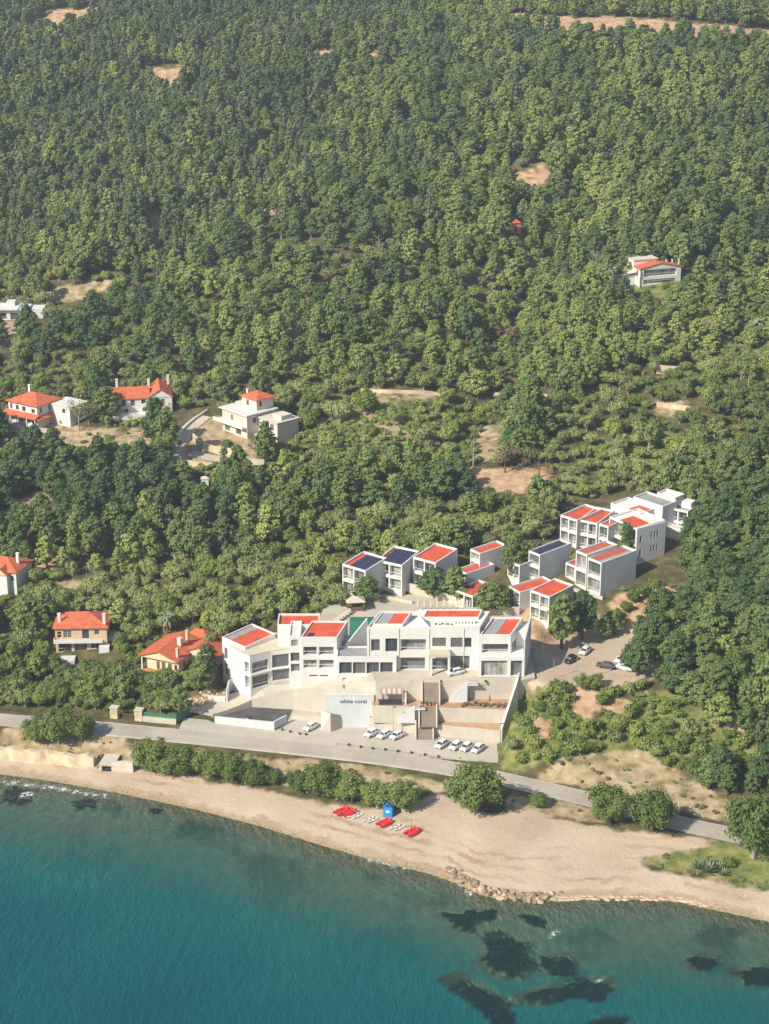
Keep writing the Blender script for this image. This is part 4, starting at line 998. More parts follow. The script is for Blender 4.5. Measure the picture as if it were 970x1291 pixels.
for i in range(4):
    x = at(532+i*5,884,Z2).x; y = yl(*w2, x) + .5
    e = empty('planter_pot', (x, y, Z2), 0, ['leftmost terracotta pot', 'second terracotta pot from the left', 'third terracotta pot from the left', 'rightmost terracotta pot'][i] + ' in the row above the middle steps', 'plant pot', 'pots above the middle steps')
    MB().tube([(0,0,0),(0,0,.6)], [.2,.32], 8).build('pot', M['terracotta'], e)
    V_, F_ = crown_arrays(np.random.default_rng(i), [(0,0,.8,.35,.35,.3)], 26, .16); c_ = bpy.data.objects.new('plant', mesh_of('plant', V_, F_, M['shrubleaf'])); COL.objects.link(c_); c_.parent = e

# ------------------------------------------------------------------ the hotel (one building, several volumes)
hb = at(463, 845, Z3)
hotel = root_at('hotel_building', (hb.x, hb.y, Z3), 0, 'long white hotel with red roof strips behind the curved drive', 'hotel')
YB = at(463, 845, Z3).y
# B: main block
Bl, Br = Vector((at(463,845,Z3).x, YB)), Vector((at(604,845,Z3).x, YB)); LB = (Br-Bl).x
zB = ztop((0,YB), 791)
hB = zB - Z3; fl2 = hB*.43
fx = lambda u: (at(u,845,Z3).x - Bl.x)
wz = lambda v: ztop((0,YB), v) - Z3
front = [(fx(468),wz(821),fx(479),wz(806),'win',.5),(fx(486),wz(822),fx(501),wz(805),'win',.5),(fx(505),wz(821),fx(537),wz(806),'balc2',1.3),(fx(545),wz(815),fx(562),wz(804)),(fx(568),wz(816),fx(583),wz(804)),(fx(585.5),wz(816),fx(594),wz(804)),
         (fx(504),.05,fx(536),wz(829),'balc2',1.2),(fx(545),.05,fx(565),wz(830),'win',.9),(fx(568),.3,fx(592),wz(827),'win',.6)]
block(hotel, Bl, Br, Z3, 9.5, zB, roof='white', front=front, par=.5, z_low=.0, k=.3)
Mh = Matrix.Identity(4)
# its raised left module with the sloping red and grey roof, and the rear red strip
ml = Vector((at(470,845,Z3).x, YB+1.4)); mr = Vector((at(508,845,Z3).x, YB+1.4))
block(hotel, ml, mr, zB-.9, 5.2, zB+.15, zB+1.2, roof='red', par=.35, z_low=0, strip=(.06,.03,.46,.97,'grey_roof'), k=.42)
sl_ = Vector((at(533,845,Z3).x, YB+5.6)); sr_ = Vector((at(604,845,Z3).x, YB+5.6))
block(hotel, sl_, sr_, zB-.9, 3.6, zB+.1, zB+.6, roof='red', par=.2, z_low=0, k=.3)
b = MB(); c0 = Vector((fx(532), 1.3, hB-.5)); 
b.add([c0+Vector((-2,-.9,0)), c0+Vector((2,-.9,0)), c0+Vector((2,2.2,0)), c0+Vector((-2,2.2,0)), c0+Vector((-.6,2.0,2.3))], [(0,1,4),(1,2,4),(2,3,4),(3,0,4)]); b.build('skylight', M['fin'], hotel)
for i in range(7):
    X = fx(572 + i*4.1); MB().box(X,3.2,hB-.5,X+.45,3.7,hB+.25+.2*(i%3)).build('roof_vent', M['white'], hotel)
# portico in the middle of the ground floor
MB().box(fx(541),-3.2,fl2+.1,fx(567),-.01,fl2+.7).build('porch_roof', M['creamroof'], hotel)
for X in (fx(541.5), fx(564)): MB().box(X,-3.1,0,X+.5,-2.6,fl2+.098).build('porch_pillar', M['white'], hotel)
# low glazed restaurant wing left of the block
gl_, gr_ = Vector((at(425,853,13.6).x, YB-1.2)), Vector((at(500,851,Z3).x, YB-1.2))
Lg = (gr_-gl_).x; zg = ztop((0,YB-1.2), 828)
gh = zg - Z3
block(hotel, gl_, gr_, Z3-1.4, 6.0, zg, roof='grey', front=[(.6+i*(Lg-1.2)/4, ztop((0,YB-1.2),849.5)-Z3+1.4, .6+(i+.92)*(Lg-1.2)/4, ztop((0,YB-1.2),835)-Z3+1.4, 'win', .5) for i in range(4)], par=.35, z_low=3.5)
# wall with the ramp profile between the wing and the main block
b = MB(); X0 = fx(433)
b.prism([(X0+.4,4.9),(X0+.7,4.9),(fx(463.4),9.0),(fx(463.4)-.3,9.0)], 0, [gh+.4,gh+.4,hB-1.6,hB-1.6]); b.build('stair_wall', M['fin'], hotel)
# C: right wing
YC = YB - 1.0
Cl, Cr = Vector((at(604,846,Z3).x, YC)), Vector((at(643,846,Z3).x, YC)); LC = (Cr-Cl).x
zC = ztop((0,YC), 800.5); hC = zC - Z3; cz = lambda v: ztop((0,YC), v) - Z3; cx_ = lambda u: at(u,846,Z3).x - Cl.x
block(hotel, Cl, Cr, Z3, 8.0, zC, zC+1.0, roof='red', front=[(cx_(607),cz(824),cx_(640),cz(812),'balc2',1.4)], right=[(1.0,cz(824),4.0,cz(813),'win',1.0)], par=.4, strip=(.08,.03,.48,.97,'grey_roof'), z_low=0, k=.42)
P0 = Vector((at(603,849,Z3).x, YC-2.4)); P1 = Vector((at(660.5,849,Z3).x, YC-2.4)); zP = ztop((0,YC-2.4), 828.5); LP = (P1-P0).x
block(hotel, P0, P1, Z3, 12.5, zP, roof='white', front=[(LP*.06,.1,LP*.62,zP-Z3-.9,'balc2',.7),(LP*.70,.1,LP*.95,zP-Z3-.9,'balc2',.7)], par=.1, z_low=0)
W0 = Vector((P1.x-.3, YC-2.38)); b = MB(hotel.matrix_basis.inverted()); hW = ztop((0,YC), 777)
b.prism([(W0.x,YC-2.2),(W0.x+.35,YC-2.2),(W0.x+2.6,YC+9.5),(W0.x+2.25,YC+9.5)], Z3-6, [zC-.3,zC-.3,zC+.9,zC+.9]); b.build('side_wall', M['fin'], hotel)
b = MB(hotel.matrix_basis.inverted()); b.prism([(Cr.x+1.5,YC+3.4),(W0.x+1.05,YC+3.4),(W0.x+2.2,YC+9.4),(Cr.x+4.0,YC+9.4)],zP-.3,zC-.6); b.build('rear_volume', M['white'], hotel)
# A3: three storey tower left of the glazed wing
YA = at(402,862,10.6).y
Al, Ar = Vector((at(380,862,10.6).x, YA)), Vector((at(425.5,862,10.6).x, YA)); LA = (Ar-Al).x; zA0 = 10.4
az = lambda v: ztop((0,YA), v) - zA0; ax_ = lambda u: at(u,862,10.6).x - Al.x
block(hotel, Al, Ar, zA0, 7.5, ztop((0,YA), 803.5), ztop((0,YA), 803.5)+.9, roof='red', front=[(ax_(383),az(826),ax_(400),az(815.5),'balc2',1.0),(ax_(402.5),az(826),ax_(421),az(815.5),'balc2',1.0),(ax_(383),az(842.5),ax_(400),az(832),'balc2',1.0),(ax_(402.5),az(842.5),ax_(421),az(832),'balc2',1.0),(ax_(390),az(853),ax_(400.5),az(851)),(ax_(403.5),az(853),ax_(414),az(851))],
      right=[(3.2,az(824),4.4,az(816),'win')], par=.35, sidem='fin', z_low=6, strip=(.12,.05,.3,.35,'solar'), k=.32)
# A3 recess column left of the tower
Rl, Rr = Vector((at(366,862,9.4).x, YA+1.2)), Vector((at(380,862,10).x, YA+1.2)); ra = lambda v: ztop((0,YA+1.2), v) - 9.0; rw_ = (Rr-Rl).x
block(hotel, Rl, Rr, 9.0, 9.0, ztop((0,YA+1.2), 802), roof='white', front=[(.5,ra(815),rw_-.5,ra(806.5),'curt'),(.3,ra(834),rw_-.3,ra(823),'win',.5),(.3,ra(847),rw_-.3,ra(837),'win',.7)], par=.3, z_low=5)
# A4 rear volume with a red roof
Fl, Fr = Vector((at(352,800,17).x, YA+8)), Vector((at(404,800,17).x, YA+8))
block(hotel, Fl, Fr, 10, 6, ztop((0,YA+8), 787.5), ztop((0,YA+8), 787.5)+.3, roof='red', par=.5, z_low=4)
# A2 angled left wing, polygonal with the cream roof
zA2 = 5.3; pc = at(305,881,zA2+.1)
zr2 = ztop(pc, 828)
def on_top(u, v): return Vector(at(u, v, zr2).xy)
q = [Vector(at(307,877,zA2+.4).xy), Vector(at(317.5,873.5,6.2).xy)]
Lp = [on_top(289.5,815.5), on_top(306,824), on_top(315,828), on_top(341.5,821.5), on_top(366,818.5), on_top(366,800), on_top(322,797)]
Mi = hotel.matrix_basis.inverted()
b = MB(Mi); found = []
hgt = zr2
cols = {0: [], 1: [(.25,-11.3,.75,-1.2)], 2: [], 3: [], 4: []}
vz = lambda P, v: ztop(P, v)
p2, p3, p4 = Lp[2], Lp[3], Lp[4]
S23 = (p3-p2).length; S34 = (p4-p3).length; S12 = (Lp[2]-Lp[1]).length
za = [ (vz(p2,848.5)-.3, vz(p2,835)-.3), (vz(p2,868)-.3, vz(p2,853)-.3) ]
zb_ = [ (vz(p3,842.5), vz(p3,826.5)), (vz(p3,859), vz(p3,844.5)) ]
ops = {1: [(S12*.25,z0,S12*.9,z1,'curt',.8) for z0,z1 in za], 2: [(S23*.10,z0,S23*.88,z1,'balc2',.9) for z0,z1 in za], 3: [(S34*.06,z0,S34*.93,z1,'win',.35) for z0,z1 in zb_]}
for i in range(len(Lp)):
    p, qn = Lp[i], Lp[(i+1)%len(Lp)]
    found += wall(b, p.x, p.y, qn.x, qn.y, 3.0, zr2, ops.get(i, []))
b.build('wall', M['white'], hotel)
b = MB(Mi); b.prism([tuple(p) for p in Lp], zr2+.002, zr2+.25); b.build('roof', M['creamroof'], hotel)
windows(found, hotel, Mi)
BOXES.append(([tuple(p) for p in Lp], 2.5))
# floor slab edges on the angled wing
for i in (2, 3):
    p, qn = Lp[i], Lp[i+1]; d = (qn-p).normalized(); nn = Vector((d.y,-d.x)); zz_ = zr2-.1
    for zf_ in ((za[0][0]-.15) if i == 2 else zb_[0][0]-.15,):
        b = MB(Mi); b.prism([tuple(p+nn*.003), tuple(qn+nn*.003), tuple(qn+nn*.35), tuple(p+nn*.35)], zf_-.25, zf_); b.build('balcony_slab', M['white'], hotel)
# A1: leftmost volume with a red roof
zr1 = zr2 + 1.0
a1 = Vector(at(280,803,zr1).xy); a2 = Vector(at(309,816,zr1).xy)
La1, an1 = frame_of(a1, a2)
block(hotel, a1, None, 5.0, 9.5, zr1, zr1+.6, roof='red', front=[(.8,zr1-5-5.2,1.9,zr1-5-2.4),(.8,zr1-5-9.4,1.9,zr1-5-6.6)], par=.35, z_low=3, ang=an1, L=La1, strip=(.06,.04,.30,.96,'grey_roof'))
wallline('yard_wall', [Vector(at(287,884,5.2).xy), Vector(at(290,868,6).xy), Vector(at(300,866,6).xy)], 3, 8.2, .3, 'fin', 'grey yard wall at the left foot of the hotel', 'wall')

for (X, Y) in ((fx(465.5), -.12), (fx(503), -.12), (fx(541), -.12), (fx(584.3), -.12)): MB().tube([(X,Y,0),(X,Y,hB-.3)], .07, 6).build('downpipe', M['fin'], hotel)
for i, (X, Y) in enumerate(((fx(548),2.2),(fx(556),2.4),(fx(563),2.2))):
    b = MB(); b.box(X,Y,hB-.49,X+.95,Y+.45,hB+.25); ac = b.build('air_conditioner', M['fin'], hotel); MB().tube([(X+.33,Y-.01,hB-.1),(X+.33,Y-.03,hB-.1)], .26, 10).build('fan_grille', M['dark'], ac)
# pool terrace behind
pl = root_at('swimming_pool', (at(455,790,17.3).x, 419, 17.3), 0, 'green pool surface between the hotel tower and the main block', 'pool')
px0, px1 = at(441,785,17.4).x, at(472,785,17.4).x
b = MB(pl.matrix_basis.inverted()); b.box(px0-.5,411,16.9,px1+.5,427.5,17.36); b.build('rim', M['paving'], pl)
b = MB(pl.matrix_basis.inverted()); b.quad((px0,411.4,17.37),(px1,411.4,17.37),(px1,427,17.37),(px0,427,17.37)); b.build('water', M['poolwater'], pl)
b = MB(); b.prism([(-16,424),(33,424),(33,443),(-14,443)], 12, 17.34); structure(b.build('pool_terrace', M['paving']))
# tiled pavilion at the left end of the pool terrace
pv = at(448, 768, 17.4)
e = root_at('pavilion', (pv.x, pv.y, 17.34), R(8), 'small pavilion with a pale tiled roof by the green pool', 'pavilion')
for X in (-1.9, 1.9):
    for Y in (-1.5, 1.5): MB().box(X-.15,Y-.15,0,X+.15,Y+.15,2.6).build('post', M['shutter'], e)
MB().box(-1.7,-1.3,.0,1.7,1.3,1.0).build('counter', M['shutter'], e)
hip(e, Matrix.Identity(4), -2,-1.6,2,1.6,2.62,.9,.35,m='creamroof')
# loungers and parasols behind the main block
def lounger(P, rz, label, group):
    e = empty('sun_lounger', P, rz, label, 'sun lounger', group)
    MB().box(-.33,-.95,.28,.33,.45,.36).build('seat', M['whiteplastic'], e)
    b = MB(); b.add([(-.33,.46,.3),(.33,.46,.3),(.33,1.0,.75),(-.33,1.0,.75),(-.33,.46,.37),(.33,.46,.37),(.33,.97,.81),(-.33,.97,.81)], [(0,3,2,1),(4,5,6,7),(0,1,5,4),(1,2,6,5),(2,3,7,6),(3,0,4,7)]); b.build('backrest', M['whiteplastic'], e)
    for X in (-.28,.28):
        for Y in (-.85,.4): MB().box(X-.03,Y-.03,0,X+.03,Y+.03,.279).build('leg', M['whiteplastic'], e)
    return e
l0 = None
for i in range(13):
    P = at(531 + i*5.4, 773.5 - .0*i, 17.5); P.z = 17.34
    lab = 'white sun lounger in the row behind the red hotel roof strip'
    if l0 is None: l0 = lounger(P, .1, lab, 'loungers behind the red hotel roof strip')
    else:
        c_ = copy_tree(l0); c_.location = P
p0 = None
for i in range(9):
    P = at(527 + i*8.2, 769.5, 17.5); P.z = 17.34
    if p0 is None: p0 = parasol(P, 2.9, 'closed white parasol in the row behind the red hotel roof strip', 'whiteplastic', 'parasols behind the red hotel roof strip')
    else: copy_tree(p0).location = P
# boundary wall with niches rising to the right behind the pool
bwp = [ground(512,745), ground(548,755), ground(590,768)]
wallline('garden_wall', [tuple(p.xy) for p in bwp], [p.z-1.5 for p in bwp], [p.z+2.3 for p in bwp], .35, 'cream', 'cream garden wall sloping behind the pool terrace', 'wall')
bwp = [at(585,776,17.3), at(655,775,17.3)]
wallline('garden_wall', [tuple(p.xy) for p in bwp], 15, 19.3, .3, 'cream', 'straight cream wall behind the right end of the hotel', 'wall')
for i in range(9):
    P = at(412 + i*3.6, 797 - i*2.6, 16.9)
    e = empty('white_pillar', (P.x, P.y, 15.5), 0, 'short white pillar in the row left of the green pool', 'pillar', 'pillars left of the green pool')
    MB().box(-.28,-.28,0,.28,.28,3.0).build('shaft', M['white'], e); MB().box(-.34,-.34,3.002,.34,.34,3.12).build('cap', M['white'], e)
b = MB(); b.prism([(-17,409),(-8,409),(-8,425),(-18,425)], 8, 16.6); structure(b.build('upper_terrace', M['paving']))
# ------------------------------------------------------------------ guest rows behind the hotel
def bays(L, H, n, floors, m=.3, gap=.35, st='balc2', d=1.3):
    out = []; fh = H / floors; w = (L - 2*m - gap*(n-1)) / n
    for f in range(floors):
        for i in range(n): out.append((m+i*(w+gap), f*fh+.15, m+i*(w+gap)+w, (f+1)*fh-.55, st, d))
    return out
def on_ground_z(P, z): return z
def guest(fl, fr, top, D, floors, n, roof, label, zb=.6, depth_px=None, par=.5, solar=0, side=(), wallm='white', root=None, zadd=0., st='balc2', base=None, name='guest_block', group='white guest blocks behind the hotel', strip=None, dz=None):
    """fl, fr: foot of the front corners in the survey photo; top: row of the roof edge above fl"""
    P = ground(*fl) if base is None else at(fl[0], fl[1], base); z = P.z
    Q = at(fr[0], fr[1], z); zt = ztop(P, top) if not dz else z + dz
    L, ang = frame_of(P.xy, Q.xy)
    if root is None: root = root_at(name, P, ang, label, 'guest block', group)
    Mx, L, D, H, HB = block(root, P.xy, Q.xy, z, D, zt, zt+zb, roof=roof, front=bays(L, zt-z, n, floors, st=st) if n else (), right=side, par=par, sidem='fin', wallm=wallm, z_low=4, solar=solar, strip=strip)
    return root, P, L, ang, zt
def cover_pad(P, r=3.0): PADS.append(([(P.x-r,P.y-r),(P.x+r,P.y-r),(P.x+r,P.y+r),(P.x-r,P.y+r)], P.z, 3))
guest((432,748),(461,757), 711, 8.5, 2, 2, 'red', 'leftmost two storey white guest block with dark solar panels behind the round green tree', .9, solar=(.22,.08,.95,.92,3,2))
guest((475,739),(507,746), 706, 9.0, 2, 2, 'red', 'two storey white guest block with a full roof of solar panels', .9, solar=(.12,.08,.92,.92,3,2))
guest((521,738),(549,746), 702, 9.5, 2, 2, 'red', 'white guest block with a red roof partly behind the twin pines', .9)
guest((593,716),(605,722), 692, 8.5, 2, 1, 'red', 'narrow white guest block with a long pale side wall at the forest edge', .5)
guest((576,731),(588,737), 717, 9, 1, 1, 'red', 'low guest block with a red roof and long grey side wall between two pines', .4)
guest((574,764),(596,772), 744, 8.5, 1, 2, 'red', 'low single storey guest block with a red roof left of the round pine', .4)
guest((640,726),(655,732), 707, 6.0, 1, 2, 'cream', 'low cream guest block with a timber terrace in front', .2)
guest((666,727),(680,733), 694, 11, 2, 1, 'grey', 'guest block with a dark solar roof and a big blank pale side wall', .6, solar=(.1,.08,.9,.92,2,3))
guest((641,766),(655,774), 739, 10.5, 2, 2, 'red', 'guest block with a bright red roof behind the white corner block', .5)
guest((668,778),(692,787), 744, 9.0, 2, 2, 'red', 'white corner guest block with a bright red roof and four framed loggias', .6)
# triple block with one long end wall
r11, P, L, an, zt = guest((725,737),(739,743), 694, 10.5, 2, 1, 'grey', 'staggered white guest block of three bays with a long blank end wall', .3, name='guest_block', strip=(.1,.05,.5,.95,'red'))
guest((713,727),(725,732), 709, 8.5, 1, 1, 'grey', '', .2, root=r11, strip=(.1,.05,.5,.95,'red'))
guest((740,744),(757,751), 703, 12.5, 2, 1, 'grey', '', .3, root=r11, strip=(.1,.05,.5,.95,'red'))
# upper row
r12, P, L, an, zt = guest((706,682),(727,689), 649, 10, 2, 2, 'red', 'upper white guest row with red roofs stepping up between tall white fins', .5)
guest((729,689),(752,694), 655, 10, 2, 2, 'red', '', .5, root=r12)
guest((754,695),(766,699), 660, 11, 2, 1, 'red', '', .4, root=r12)
PF = at(754,690,P.z)
def fin(root, fl, D, ztp, zbk, z0, ang, th=.35):
    b = MB(root.matrix_basis.inverted() @ Matrix.Translation((fl.x, fl.y, 0)) @ Matrix.Rotation(ang,4,'Z'))
    b.add([(0,0,z0),(th,0,z0),(th,D,z0),(0,D,z0),(0,0,ztp),(th,0,ztp),(th,D,zbk),(0,D,zbk)], [(0,3,2,1),(4,5,6,7),(0,1,5,4),(1,2,6,5),(2,3,7,6),(3,0,4,7)]); b.build('fin_wall', M['white'], root)
r14, P4, L4, an4, zt4 = guest((767,692),(801,708), 651, 9.5, 2, 2, 'white', 'white end block of the upper row with rows of small dark windows on its side', .4, side=(),base=None, strip=(.25,.12,.85,.6,'red'))
# its side wall carries small dark windows: rebuilt as a slab proud of the blank side
zz = zt4 - P4.z; b = MB(r14.matrix_basis.inverted() @ Matrix.Translation((P4.x,P4.y,P4.z)) @ Matrix.Rotation(an4,4,'Z'))
Mside = r14.matrix_basis.inverted() @ Matrix.Translation((P4.x,P4.y,P4.z)) @ Matrix.Rotation(an4,4,'Z')
f_ = wall(b, L4+.25, 0, L4+.25, 9.5, -4, zz, [(1.0,zz*.56,1.7,zz*.76),(4.6,zz*.58,5.1,zz*.80),(5.6,zz*.58,6.1,zz*.80),(6.6,zz*.58,7.1,zz*.80),(1.0,zz*.14,1.7,zz*.34),(4.6,zz*.18,5.1,zz*.38),(5.6,zz*.18,6.1,zz*.38),(6.6,zz*.18,7.1,zz*.38)], .2)
b.quad((L4,0,-4),(L4+.25,0,-4),(L4+.25,0,zz),(L4,0,zz)); b.quad((L4,0,zz),(L4+.25,0,zz),(L4+.25,9.5,zz),(L4,9.5,zz)); b.build('side_wall', M['fin'], r14); windows(f_, r14, Mside)
r13, P3, L3, an3, zt3 = guest((769,668),(806,682), 634, 6.5, 2, 0, 'white', 'rear white blocks of the upper row stepping up with blank walls and a red strip', .2, strip=(.5,.1,.98,.8,'red'))
guest((797,664),(834,677), 626, 5.5, 2, 0, 'grey', '', .2, root=r13)
r15, P5, L5, an5, zt5 = guest((830,668),(866,676), 637, 7, 2, 3, 'grey', 'terraced white block at the top right end of the guest rows', .2)
guest((827,655),(850,662), 621, 4.0, 2, 0, 'white', '', .2, root=r15)
Mx5 = r15.matrix_basis.inverted() @ Matrix.Translation((P5.x,P5.y,P5.z)) @ Matrix.Rotation(an5,4,'Z')
part_box(r15, Mx5, L5*.62, 2.5, zt5-P5.z-.3, L5*.95, 5.5, zt5-P5.z+1.4, 'white', 'roof_room'); part_box(r15, Mx5, .5,-2.5,-2,L5+1.0,-.01,2.6,'white','terrace_base')
railing(r15, Mx5, [(.5,-2.4),(L5+.9,-2.4)], 2.6)
# timber sun deck beside the low cream block, low hedges and retaining edges
dk = ground(640,738); b = MB(); b.prism([tuple(at(632,728,dk.z).xy), tuple(at(655,738,dk.z).xy), tuple(at(664,733,dk.z).xy), tuple(at(640,724,dk.z).xy)], dk.z-1.5, dk.z+.25); tag(b.build('timber_deck', M['deck']), 'orange timber deck in front of the low cream guest block', 'deck')
for i,(a, c, lab) in enumerate([((700,738),(760,757),'pale retaining wall below the staggered triple guest block'), ((640,752),(664,760),'short pale wall in front of the dark solar roofed block'), ((470,752),(520,762),'pale garden wall under the two solar roofed blocks')]):
    A, B = ground(*a), ground(*c); wallline('garden_wall', [A.xy, B.xy], min(A.z,B.z)-2, [A.z+.9, B.z+.9], .3, 'cream', lab)

# ------------------------------------------------------------------ houses of the lower slope
def house(name, fl, fr, D, H, label, cat='house', m='white', front=(), right=(), left=(), base=None, group=None, low=4, roofz=None):
    P = ground(*fl) if base is None else at(fl[0], fl[1], base); Q = at(fr[0], fr[1], P.z); L, ang = frame_of(P.xy, Q.xy)
    e = root_at(name, P, ang, label, cat, group); Mx = Matrix.Identity(4)
    b = MB(); fo = wall(b, 0,0,L,0,-low,H,front(L) if callable(front) else front); ro = wall(b, L,0,L,D,-low,H,right); lo = wall(b, 0,D,0,0,-low,H,left); b.quad((L,D,-low),(0,D,-low),(0,D,H),(L,D,H)); b.quad((0,0,H),(L,0,H),(L,D,H),(0,D,H))
    b.build('wall', M[m], e); [windows(q, e, Mx) for q in (fo, ro, lo)]
    c = [e.matrix_basis @ Vector(p) for p in ((0,0,0),(L,0,0),(L,D,0),(0,D,0))]; BOXES.append(([(p.x,p.y) for p in c], 2.5))
    PADS.append(([(p.x,p.y) for p in c], P.z, 4.0)) if False else None
    return e, L, D, P
I4 = Matrix.Identity(4)
# peach house with a balcony
e, L, D, P = house('peach_house', (71,823), (136,822), 9.5, 6.6, 'two storey peach house with a long white balcony and orange hip roof', m='peach',
   front=lambda L: [(L*.16,3.9,L*.32,6.0,'wwin',.15),(L*.52,3.6,L*.66,6.1,'wwin',.12),(L*.76,4.6,L*.86,6.0,'wwin',.12),(L*.04,3.9,L*.12,5.6,'win',.9),(L*.05,.2,L*.30,2.7,'win',1.4),(L*.36,.2,L*.60,2.7,'curt',1.4),(L*.68,.9,L*.84,2.4,'wwin',.2)], right=[(3,4.3,4,5.8),(6,4.3,7,5.8)])
hip(e, I4, 0,0,L,D,6.62,2.3,.55); chimney(e, I4, L*.07,D*.25,6.7,9.3); chimney(e, I4, L*.95,D*.12,6.7,9.6)
part_box(e, I4, -.3,-1.5,3.05,L*.92,-.01,3.3,'white','balcony_slab'); part_box(e, I4, -.3,-1.5,3.301,L*.92,-1.38,4.1,'white','balcony_parapet'); part_box(e, I4, -.3,-1.378,3.301,-.18,-.01,4.1,'white','balcony_parapet')
part_box(e, I4, L*.85,-1.9,-3,L+.6,-.02,2.2,'white','porch_wall'); part_box(e, I4, L+.01,2,-3,L+1.6,8,3.0,'fin','side_annex')
part_box(e, I4, 1.5,-5,-4,5,-2.2,.2,'fin','terrace_block')
# cream house with the folded orange roof
e, L, D, P = house('cream_house', (186,842), (226,850), 13, 3.6, 'single storey cream house with a large folded orange roof and terracotta terrace', m='yellow',
   front=lambda L: [(L*.30,.1,L*.40,2.3,'shutter',.15),(L*.46,.1,L*.58,2.3,'shutter',.15),(L*.66,.1,L*.78,2.3,'shutter',.15),(L*.86,.7,L*.95,2.2)], right=[(2,.9,3.2,2.3),(6,.9,7.2,2.3)])
gable_roof(e, I4, -1.2,-1.0,L,D*.9,3.65,1.9,.5,'y',wallm='yellow')
Mr = Matrix.Translation((L*.72,5.0,0)); b = MB(Mr); b.prism([(0,0),(9.5,0),(9.5,9),(0,9)], -4, 3.2); b.build('wall', M['yellow'], e); gable_roof(e, Mr, 0,0,9.5,9,3.3,2.3,.5,'y',wallm='yellow')
Mr2 = Matrix.Translation((3,13.2,0)); b = MB(Mr2); b.prism([(0,0),(6,0),(6,4),(0,4)], -4, 3.8); b.build('wall', M['yellow'], e); hip(e, Mr2, 0,0,6,4,3.82,1.5,.4)
chimney(e, I4, L*.93,.6,3.7,6.3,'peach',.3); chimney(e, I4, L*.74,8.2,4.5,7.6,'peach',.3); chimney(e, I4, L*.68,5.6,4.5,6.6,'fin',.5)
part_box(e, I4, -1.8,-3.0,-4,L+.8,-.02,-.1,'terracotta','terrace'); railing(e, I4, [(-1.7,-2.9),(L+.7,-2.9)], -.1, .9, 'terracotta')
MB().box(-1.1,-.9,-.1,-.8,-.6,3.6).build('porch_post', M['white'], e)
# cut off house at the left edge
e, L, D, P = house('grey_house', (-22,746), (22,751), 9, 6.4, 'pale two storey house with red roofs cut by the left edge', m='white', front=lambda L: [(L*.45,.6,L*.53,2.4),(L*.68,.6,L*.76,2.4),(L*.62,3.9,L*.70,5.4),(L*.84,3.9,L*.92,5.4)])
hip(e, I4, 0,0,L,D,6.42,2.2,.5); chimney(e, I4, L*.85,D*.5,7,9.8)
Mg = Matrix.Translation((L*.45,-1.6,0)); b = MB(Mg); b.prism([(0,0),(3.6,0),(3.6,1.58),(0,1.58)], -3, 6.0); b.build('wall', M['white'], e); gable_roof(e, Mg, 0,0,3.6,4.5,6.0,1.6,.25,'y',wallm='yellow')
# ------------------------------------------------------------------ villas of the middle slope
e, L, D, P = house('white_villa', (12,529), (48,537), 10, 6.2, 'white villa with an orange hip roof and an orange veranda roof on a stone terrace', 'villa', 'white',
   front=lambda L: [(L*.06,3.7,L*.14,5.4),(L*.26,3.7,L*.36,5.2),(L*.48,3.7,L*.60,5.2),(L*.80,3.7,L*.92,5.0),(L*.05,.1,L*.20,2.3,'win',.6),(L*.35,.1,L*.48,2.2,'win',.6),(L*.60,.1,L*.72,2.2),(L*.82,.1,L*.92,2.2)], right=[(1.2,3.7,2.0,5.4),(5,3.7,5.8,5.4)])
hip(e, I4, 0,0,L,D,6.22,2.2,.7); chimney(e, I4, L*.12,D*.8,6.5,9.2)
part_box(e, I4, L+.01,5.5,-3,L+8,13,5.6,'white','side_wing'); part_box(e, I4, L-.4,5.2,5.602,L+8.4,13.3,5.85,'white','flat_roof'); g = MB(); g.quad((L+5,5.49,3.6),(L+6.2,5.49,3.6),(L+6.2,5.49,4.9),(L+5,5.49,4.9)); g.build('window', M['glass'], e)
b = MB(); b.add([(-1.3,-2.2,2.6),(L+1.0,-2.2,2.6),(L+.9,-.02,3.5),(-1.2,-.02,3.5),(-1.3,-2.2,2.42),(L+1.0,-2.2,2.42),(L+.9,-.02,3.3),(-1.2,-.02,3.3)], [(0,1,2,3),(7,6,5,4),(0,4,5,1),(1,5,6,2),(3,2,6,7),(0,3,7,4)]); b.build('veranda_roof', M['tile'], e)
b = MB(); b.add([(L+.02,-1.5,2.6),(L+2.0,-1.5,2.4),(L+2.0,8.0,2.4),(L+.02,8.0,3.2),(L+.02,-1.5,2.4),(L+2.0,-1.5,2.2),(L+2.0,8,2.2),(L+.02,8,3.0)], [(0,1,2,3),(7,6,5,4),(0,4,5,1),(1,5,6,2),(3,2,6,7),(0,3,7,4)]); b.build('veranda_roof', M['tile'], e)
for k in range(5): MB().box(-1.1+k*(L+1.6)/4,-2.0,-.5,-.85+k*(L+1.6)/4,-1.75,2.41).build('veranda_post', M['white'], e)
A, B, C_ = ground(-30,543), ground(60,551), ground(64,540)
wallline('terrace_wall', [A.xy, B.xy], min(A.z,B.z)-2, [A.z+2.6,B.z+2.6], .5, 'cream', 'long cream stone terrace wall below the leftmost white villa')
A, B = ground(65,551), ground(122,548); wallline('terrace_wall', [A.xy, B.xy], min(A.z,B.z)-2, [A.z+1.2,B.z+1.0], .5, 'bankstone', 'low pale stone wall below the bare branched tree')
e, L, D, P = house('white_villa', (143,525), (188,523), 8, 5.6, 'white villa with two crossing red roofs and white chimneys', 'villa', 'white',
   front=lambda L: [(L*.05,3.4,L*.11,5),(L*.24,3.0,L*.36,5.0,'shutter'),(L*.50,3.0,L*.62,5.0,'shutter'),(L*.80,3.6,L*.92,5.0,'win',.6),(L*.32,.2,L*.42,2.2,'door',.3)])
